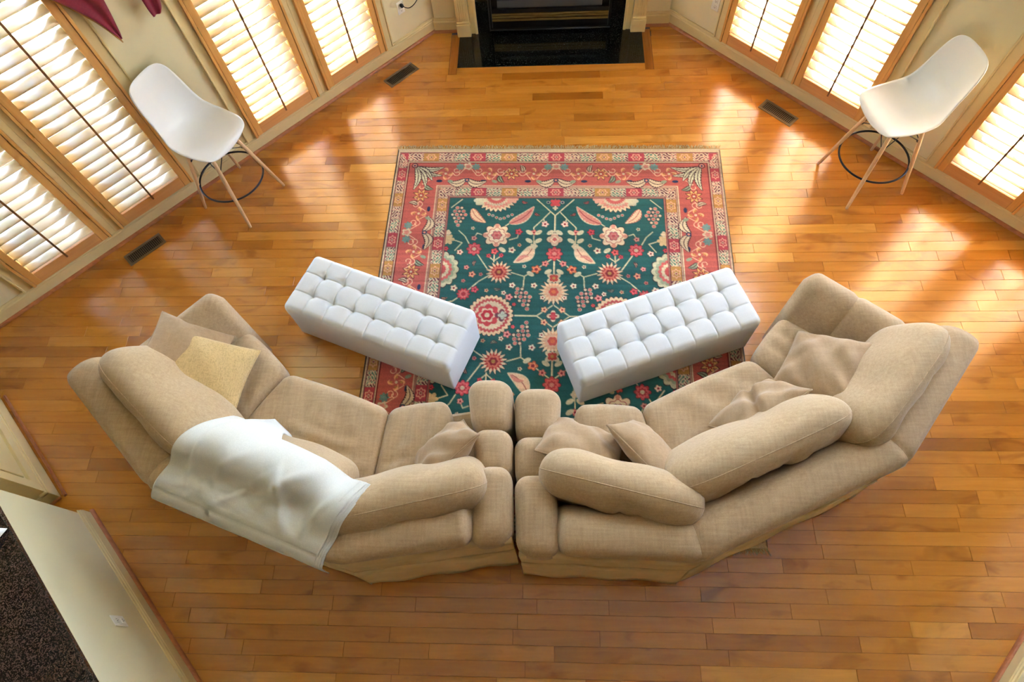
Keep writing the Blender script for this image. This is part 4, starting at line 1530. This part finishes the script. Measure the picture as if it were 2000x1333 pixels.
    petal(ax, 1.235, 0.058, 5, 0.45, CREAM); petal(ax, 1.235, 0.036, 5, 0.3, (180, 70, 60)); disc(ax, 1.235, 0.012, GOLD)
    petal(ax, 0.55, 0.045, 5, 0.4, (190, 70, 72)); disc(ax - 0.055, 0.545, 0.014, CREAM); disc(ax - 0.055, 0.545, 0.010, NAVY); petal(ax, 0.60, 0.022, 4, 0.5, CREAM)
    # great medallion beside the centre
    for r, c in ((0.172, DARK), (0.166, (214, 184, 146)), (0.140, (176, 76, 74)), (0.118, CREAM)):
        petal(0.863, hl, r, 28, 0.10, c)
    petal(0.845, hl, 0.090, 8, 0.2, (184, 66, 70)); petal(0.84, hl, 0.062, 6, 0.3, CREAM); petal(0.84, hl, 0.045, 6, 0.2, (170, 44, 56)); disc(0.84, hl, 0.018, CREAM)
    petal(0.945, hl, 0.050, 4, 0.5, (110, 60, 70)); petal(0.95, hl, 0.032, 4, 0.5, (170, 178, 160))
    flower(ax, hl, 0.045, [CREAM, (170, 46, 60), (190, 70, 76)], 4, 0.5)
    for (u, v, r, c) in ((0.699, 0.888, 0.024, PINK), (1.039, 0.825, 0.030, (180, 50, 58)), (0.993, 0.992, 0.030, CREAM), (1.238, 0.752, 0.030, (220, 170, 150)), (0.863, 1.005, 0.030, (200, 76, 72)),
                         (0.82, 1.045, 0.020, (180, 56, 62)), (0.915, 1.04, 0.020, (190, 60, 66)), (0.706, 1.21, 0.028, (206, 130, 96)), (1.181, 1.161, 0.038, ORANGE), (1.247, 1.110, 0.028, (190, 110, 96)),
                         (0.66, 1.15, 0.022, PINK), (0.60, 1.015, 0.026, (224, 176, 150)), (0.49, 0.985, 0.022, (180, 50, 60)), (1.01, 1.30, 0.026, CREAM), (1.17, 1.30, 0.026, CREAM), (0.735, 1.34, 0.030, (180, 60, 68)),
                         (0.99, 1.40, 0.030, (200, 120, 110)), (0.95, 1.365, 0.020, CREAM), (1.03, 1.46, 0.016, (190, 60, 60)), (1.235, 1.40, 0.022, CREAM), (1.25, 1.50, 0.026, (206, 150, 110)), (1.155, 0.83, 0.026, (206, 110, 100)), (0.58, 1.33, 0.028, CREAM), (0.56, 1.50, 0.03, (180, 66, 70))):
        flower(u, v, r, [c, tuple(min(255, x + 34) for x in c), DRED], 5, 0.4)
    for (u, v) in ((1.12, 0.83), (1.19, 0.83), (1.12, 0.905), (1.19, 0.905), (1.28, 0.83), (1.27, 1.18), (1.14, 1.20), (0.92, 0.99)):
        disc(u, v, 0.018, (206, 192, 156), 1.7, 0.6 if u < 1.15 else -0.6)
    rq = np.random.RandomState(21)
    for _ in range(150):
        u, v = 0.49 + rq.rand() * 0.81, 0.52 + rq.rand() * 1.02
        iu_, iv_ = int(u / px), int(v / px)
        if iu_ >= nu or iv_ >= nv: continue
        blk_ = C[max(0, iu_ - 12):iu_ + 12, max(0, iv_ - 12):iv_ + 12].reshape(-1, 3)
        if np.abs(blk_ - np.array(TEAL)).max() > 1: continue
        if rq.rand() < 0.5:
            a_ = rq.rand() * 6.28
            feather((u - 0.024 * math.cos(a_), v - 0.024 * math.sin(a_)), (u + 0.024 * math.cos(a_), v + 0.024 * math.sin(a_)), 0.010, ((196, 150, 120), (150, 156, 128), (190, 100, 90))[rq.randint(3)], DARK, 0.15)
        else:
            petal(u, v, 0.017, 5, 0.4, (CREAM, (196, 110, 100), (206, 150, 110))[rq.randint(3)]); disc(u, v, 0.006, DRED)
    C[~field] = keep[~field]
    # unfold the quarter
    H = np.concatenate([C, C[::-1]], 0)
    A = np.concatenate([H, H[:, ::-1]], 1)
    return A


def build_rug():
    A = paint_rug()
    nu, nv = 526, 621
    us, vs = np.linspace(0, RUG_W, nu), np.linspace(0, RUG_L, nv)
    iu = np.clip((us / RUG_W * A.shape[0]).astype(int), 1, A.shape[0] - 2)
    iv = np.clip((vs / RUG_L * A.shape[1]).astype(int), 1, A.shape[1] - 2)
    col = np.zeros((nu, nv, 3))
    for a in (-1, 0):
        for b in (-1, 0):
            col += A[np.ix_(iu + a, iv + b)] / 4
    rs = np.random.RandomState(9)
    # abrash: faint weft-wise streaks of the dyed wool
    row = np.convolve(rs.randn(nv + 8), np.ones(3) / 3, 'same')[4:-4]
    wide = np.interp(np.arange(nv), np.arange(0, nv + 40, 20), rs.randn(nv // 20 + 3)[:len(np.arange(0, nv + 40, 20))])
    streak = np.repeat((0.05 * row + 0.05 * wide)[None, :], nu, 0)
    seg = np.interp(np.arange(nu), np.arange(0, nu + 60, 30), np.ones(len(np.arange(0, nu + 60, 30))))
    col = col * (1 + streak[..., None] * seg[:, None, None] + 0.035 * rs.randn(nu, nv, 1))
    col = np.clip(col, 0, 255) / 255
    lin = np.where(col <= 0.04045, col / 12.92, ((col + 0.055) / 1.055) ** 2.4)
    Ug, Vg = np.meshgrid(us, vs, indexing='ij')
    Z = 0.0085 + 0.0006 * np.sin(Ug * 3 + 1) * np.sin(Vg * 2.3)
    edge = np.minimum(np.minimum(Ug, RUG_W - Ug), np.minimum(Vg, RUG_L - Vg))
    Z = np.where(edge < 1e-6, 0.0015, Z)
    V = np.stack([Ug, -Vg, Z], -1).reshape(-1, 3)
    me = bpy.data.meshes.new('pile')
    idx = np.arange(nu * nv).reshape(nu, nv)
    Q = np.stack([idx[:-1, :-1], idx[:-1, 1:], idx[1:, 1:], idx[1:, :-1]], -1).reshape(-1, 4)
    me.vertices.add(len(V)); me.vertices.foreach_set('co', V.reshape(-1))
    me.loops.add(Q.size); me.loops.foreach_set('vertex_index', Q.reshape(-1))
    me.polygons.add(len(Q)); me.polygons.foreach_set('loop_start', np.arange(0, Q.size, 4))
    me.update(calc_edges=True)
    ca = me.attributes.new('weave', 'FLOAT_COLOR', 'POINT')
    ca.data.foreach_set('color', np.concatenate([lin.reshape(-1, 3), np.ones((nu * nv, 1))], 1).reshape(-1).astype(np.float32))
    n = N('rug wool', 0.95, 0.1)
    at_ = n.new('ShaderNodeAttribute', attribute_name='weave')
    n.color(at_.outputs['Color'])
    n.b.inputs['Sheen Weight'].default_value = 0.2
    n.bump(n.noise(n.coords((300, 900, 300)), 1.0, 2), 0.3, 0.001)
    me.materials.append(n.m)
    root = empty('oriental_rug', (RUG_TL[0], RUG_TL[1], 0.0), RUG_ANG)
    tag(root, 'fringed oriental rug with green floral field and red border', 'rug')
    link('pile', me, root)
    for s, y0 in ((1, 0.0), (-1, -RUG_L)):
        vs_, fs_, k = [], [], 0
        x = 0.004
        while x < RUG_W - 0.004:
            ln = 0.030 + 0.016 * rs.rand()
            dx = 0.018 * rs.randn()
            pts = [(x, y0, 0.006), (x + dx * 0.4, y0 + s * ln * 0.5, 0.007 + 0.004 * rs.rand()), (x + dx + 0.008 * rs.randn(), y0 + s * ln, 0.003)]
            v, f = tube(pts, [0.0022, 0.0020, 0.0011], 4)
            vs_.append(v); fs_ += [tuple(i + k for i in q) for q in f]; k += len(v)
            x += 0.0058
        fo = link('fringe', mesh_data('fringe', np.vstack(vs_), fs_, MAT['fringe']), root)
        fo['kind'] = 'stuff'
    return root


build_rug()

# ================================================================== white blanket draped over the left sofa's back
def world_mesh(o):
    mw = Matrix.Identity(4)
    off = np.zeros(3); p = o
    while p is not None:
        off += np.array(p.location); p = p.parent
    return np.array([v.co for v in o.data.vertices]) + off, [tuple(q.vertices) for q in o.data.polygons]


def build_blanket():
    parts = [world_mesh(c) for c in SL.root.children if c.type == 'MESH' and c.name.split('.')[0] in ('backrest', 'seat_cushion', 'rear_panel')]
    for lb in (lb1, lb2, lb3):
        parts.append((lb[0], lb[1]))
    v, f = join(*parts)
    bvh = BVHTree.FromPolygons([Vector(p) for p in v], f)
    # frame along the middle stretch of the back
    o = SL.B[1]
    ex = unit(SL.B[2] - SL.B[1])
    ey = np.array([ex[1], -ex[0]])
    if ey @ SL.n[1] < 0: ey = -ey
    nt, nd = 130, 84
    ts = np.linspace(0, 1, nt)
    H = np.zeros((nt, nd)); P = np.zeros((nt, nd, 2))
    # plan outline: start (right) and end (left) cross lines
    for i, t in enumerate(ts):
        front = np.interp(t, [0, 0.12, 0.3, 0.45, 0.6, 0.75, 0.9, 1.0], [0.400, 0.405, 0.44, 0.45, 0.46, 0.55, 0.60, 0.50])
        for j in range(nd):
            s = j / (nd - 1)
            d = front * (1 - s) + 0.004 * s
            x = 0.02 + 1.0 * t
            x += np.interp(d, [-0.05, 0.2, 0.45], [0.075, 0.02, -0.045]) * (1 - t) + t * np.interp(d, [-0.05, 0.2, 0.6], [0.06, 0.0, -0.10])
            p = o + ex * x + ey * d
            P[i, j] = p
            h = bvh.ray_cast(Vector((p[0], p[1], 3.0)), Vector((0, 0, -1)))
            H[i, j] = h[0].z if h[0] is not None else 0.40
    H = np.maximum(H, 0.42)
    base = H.copy()
    for _ in range(60):
        K = H.copy()
        K[1:-1, 1:-1] = (H[:-2, 1:-1] + H[2:, 1:-1] + H[1:-1, :-2] + H[1:-1, 2:]) / 4
        K[0, 1:-1] = (H[0, :-2] + H[0, 2:] + H[1, 1:-1]) / 3
        K[-1, 1:-1] = (H[-1, :-2] + H[-1, 2:] + H[-2, 1:-1]) / 3
        H = np.maximum(K, base)
    rs = np.random.RandomState(3)
    Tg, Sg = np.meshgrid(ts, np.linspace(0, 1, nd), indexing='ij')
    wr = 0.016 * np.maximum(0, np.sin(13 * Tg + 7 * Sg + 2 * np.sin(5 * Sg + 1))) ** 2 * np.exp(-((Sg - 0.55) / 0.35) ** 2)
    wr += 0.024 * np.exp(-((Tg - 0.22 - 0.25 * Sg) / 0.035) ** 2) * np.exp(-((Sg - 0.45) / 0.25) ** 2)
    wr += 0.018 * np.exp(-((Tg - 0.55 + 0.35 * Sg) / 0.04) ** 2) * np.exp(-((Sg - 0.6) / 0.25) ** 2)
    wr += 0.020 * np.exp(-((Tg - 0.78 + 0.15 * Sg) / 0.05) ** 2) * np.exp(-((Sg - 0.5) / 0.3) ** 2)
    for (t0_, sl_, w_, s0_, sw_, am_) in ((0.10, 0.10, 0.018, 0.5, 0.3, 0.014), (0.16, -0.12, 0.02, 0.7, 0.2, 0.016), (0.36, -0.3, 0.022, 0.55, 0.25, 0.014), (0.47, 0.35, 0.025, 0.7, 0.2, 0.014), (0.66, 0.25, 0.025, 0.5, 0.2, 0.012), (0.88, -0.1, 0.02, 0.6, 0.3, 0.012)):
        wr += am_ * np.exp(-((Tg - t0_ - sl_ * (Sg - 0.5)) / w_) ** 2) * np.exp(-((Sg - s0_) / sw_) ** 2)
    Z = H + 0.012 + wr
    # hanging part at the rear
    nh = 26
    V, n = [], 0
    rows = []
    for i in range(nt):
        row = [(P[i, j, 0], P[i, j, 1], Z[i, j]) for j in range(nd)]
        zt = Z[i, -1]
        bottom = np.interp(ts[i], [0, 0.1, 0.5, 0.9, 1.0], [0.62, 0.60, 0.55, 0.52, 0.56])
        for k in range(1, nh + 1):
            q = k / nh
            dd = -0.050 * math.sin(min(1, q * 4) * PI / 2) - 0.006 * math.sin(ts[i] * 21 + q * 2) * q
            b = P[i, -1] + ey * dd
            row.append((b[0], b[1], zt - (zt - bottom) * (q ** 1.25)))
        rows.append(row)
    V = np.array(rows)
    nr = V.shape[1]
    root = empty('throw_blanket', tuple(V[nt // 2, nd - 1]))
    tag(root, 'white fleece blanket draped over the back of the left-hand sofa', 'blanket')
    b = obj('sheet', (V.reshape(-1, 3), grid_faces(nt, nr)), MAT['blanket'], root, True)
    m = b.modifiers.new('thick', 'SOLIDIFY'); m.thickness = 0.007; m.offset = 1.0
    # folded layers showing at the right-hand edge
    for k in range(3):
        w_ = 6
        rowsk = []
        for i in range(w_):
            sh = -(0.012 * (k + 1)) * (1 - i / (w_ - 1)) + 0.04 * (i / (w_ - 1))
            line_ = V[0].copy()
            line_[:, :2] += ex * sh
            line_[:, 2] -= 0.0045 * (k + 1) + 0.002 * np.sin(np.arange(nr) * 0.2 + k)
            rowsk.append(line_[:nr - 5])
        vv = np.array(rowsk)
        lay = obj('folded_layer', (vv.reshape(-1, 3), grid_faces(w_, nr - 5)), MAT['blanket'], root, True)
        mm = lay.modifiers.new('thick', 'SOLIDIFY'); mm.thickness = 0.006; mm.offset = 1.0
    return root


build_blanket()

# ================================================================== burgundy curtain tails
def curtain(name, side, ctrl, label, lining=True):
    """ctrl: rows from top to bottom: (z, s_left, s_right); pleated cloth standing off the wall"""
    ctrl = np.array(ctrl, float)
    nz, nx = 40, 41
    R_ = smooth_path(ctrl, nz)
    rows = []
    for i in range(nz):
        z, a, b = R_[i]
        row = []
        for j in range(nx):
            q = j / (nx - 1)
            s = a + (b - a) * q
            y = -0.050 - 0.016 * math.sin(q * PI * 3 + 0.6) * min(1.0, (b - a) / 0.15) - 0.006 * math.sin(i * 0.2)
            # slanted hem on the last rows
            row.append(wpt(side, s, y, z))
        rows.append(row)
    V = np.array(rows)
    root = empty(name, tuple(V[-1, nx // 2]))
    tag(root, label, 'curtain', 'burgundy valance tails')
    o = obj('tail', (V.reshape(-1, 3), grid_faces(nz, nx)), MAT['burgundy'], root, True)
    m = o.modifiers.new('thick', 'SOLIDIFY'); m.thickness = 0.006
    if lining:
        V2 = V.copy()
        ang, dist = WALLS[side]
        V2[..., 0] += -math.sin(ang) * 0.020; V2[..., 1] += math.cos(ang) * 0.020
        V2[-8:, :, 2] -= np.linspace(0, 0.0, 8)[:, None]
        V2[:, :, 2] -= 0.035
        obj('lining', (V2[:, 2:22].reshape(-1, 3), grid_faces(nz, 20)), MAT['gold_lining'], root, True)
    return root


curtain('curtain_tail', 'left', [(2.45, 0.10, 0.56), (2.0, 0.20, 0.57), (1.72, 0.375, 0.585), (1.58, 0.455, 0.575), (1.46, 0.505, 0.555), (1.395, 0.528, 0.540)], 'burgundy curtain tail with a pointed tip beside the dappled shutter')
curtain('curtain_tail', 'left', [(2.45, 0.70, 1.00), (1.9, 0.735, 0.93), (1.6, 0.765, 0.895), (1.46, 0.770, 0.865), (1.415, 0.775, 0.835)], 'short burgundy curtain tail with a blunt end beside the bright shutter', False)
curtain('curtain_tail', 'right', [(2.45, -0.62, -0.30), (1.9, -0.52, -0.345), (1.66, -0.47, -0.372), (1.54, -0.44, -0.385), (1.48, -0.42, -0.395)], 'burgundy curtain tail just showing in the upper right corner', False)


# ================================================================== garden tree shading the left windows, and two added sky blockers
def tree(c, label, seed, h=5.6, r=1.5, n=2600, leaf=0.14):
    rs = np.random.RandomState(seed)
    root = empty('unseen_tree', (c[0], c[1], -0.4))
    tag(root, label, 'tree')
    pts = [(c[0], c[1], -0.4), (c[0] + 0.05, c[1], h * 0.35), (c[0] - 0.05, c[1] + 0.1, h * 0.7), (c[0], c[1], h)]
    obj('trunk', tube(smooth_path(pts, 14), np.linspace(0.14, 0.04, 14), 10), MAT['bark'], root, True)
    V, F, k = [], [], 0
    for _ in range(n):
        p = rs.randn(3); p /= np.linalg.norm(p)
        p *= rs.rand() ** 0.45
        q = np.array([c[0] + p[0] * r, c[1] + p[1] * r, h + p[2] * r * 0.95])
        a, b, _n = frame(rs.randn(3), rs.randn(3))
        s = leaf * (0.8 + 0.5 * rs.rand())
        V += [q - a * s, q + b * s * 0.5, q + a * s, q - b * s * 0.5]
        F.append((k, k + 1, k + 2, k + 3)); k += 4
    f = obj('foliage', (np.array(V), F), MAT['leaf'], root)
    f['kind'] = 'stuff'
    return root


def sky_block_tree(c, label, seed, h, r):
    """added unseen tree that blocks sky light: one lumpy closed crown on a trunk"""
    rs = np.random.RandomState(seed)
    root = empty('unseen_tree', (c[0], c[1], -0.4))
    tag(root, label, 'tree')
    obj('trunk', tube(smooth_path([(c[0], c[1], -0.4), (c[0] + 0.06, c[1], 0.8), (c[0], c[1] + 0.05, h - r * 0.5)], 10), np.linspace(0.16, 0.09, 10), 10), MAT['bark'], root, True)
    nu, nv = 48, 28
    V = []
    ph = rs.rand(6) * 6.28
    for i in range(nu):
        a = 2 * PI * i / nu
        for j in range(nv):
            b = -PI / 2 + PI * (j + 0.5) / nv
            q = r * (1 + 0.10 * math.sin(5 * a + ph[0]) * math.cos(4 * b + ph[1]) + 0.07 * math.sin(11 * a + ph[2]) * math.sin(9 * b + ph[3]) + 0.03 * rs.randn())
            V.append((c[0] + q * math.cos(b) * math.cos(a), c[1] + q * math.cos(b) * math.sin(a), h + q * math.sin(b)))
    F = []
    for i in range(nu):
        for j in range(nv - 1):
            F.append((i * nv + j, ((i + 1) % nu) * nv + j, ((i + 1) % nu) * nv + j + 1, i * nv + j + 1))
    F.append(tuple(i * nv + nv - 1 for i in range(nu)))
    F.append(tuple(i * nv for i in range(nu - 1, -1, -1)))
    obj('crown', (np.array(V), F), MAT['leaf'], root)
    return root


_d = np.array([math.sin(SUN_AZ), math.cos(SUN_AZ), math.tan(SUN_ELEV)])
tp = np.array(wpt('left', -0.55, 0.1, 1.0)) + _d * 5.2
tree((tp[0] - 0.25, tp[1]), 'leafy green tree in the garden outside the left shutters', 4, tp[2] - 0.1, 1.5, 2800, 0.17)
sky_block_tree((-6.6, 6.6), 'added sky-blocking tree beyond the left wall, nearer the fireplace side', 6, 4.2, 2.2)  # both added to dim the sky light entering from the left
sky_block_tree((-9.6, 1.6), 'added sky-blocking tree beyond the left wall, nearer the kitchen side', 8, 4.2, 2.2)
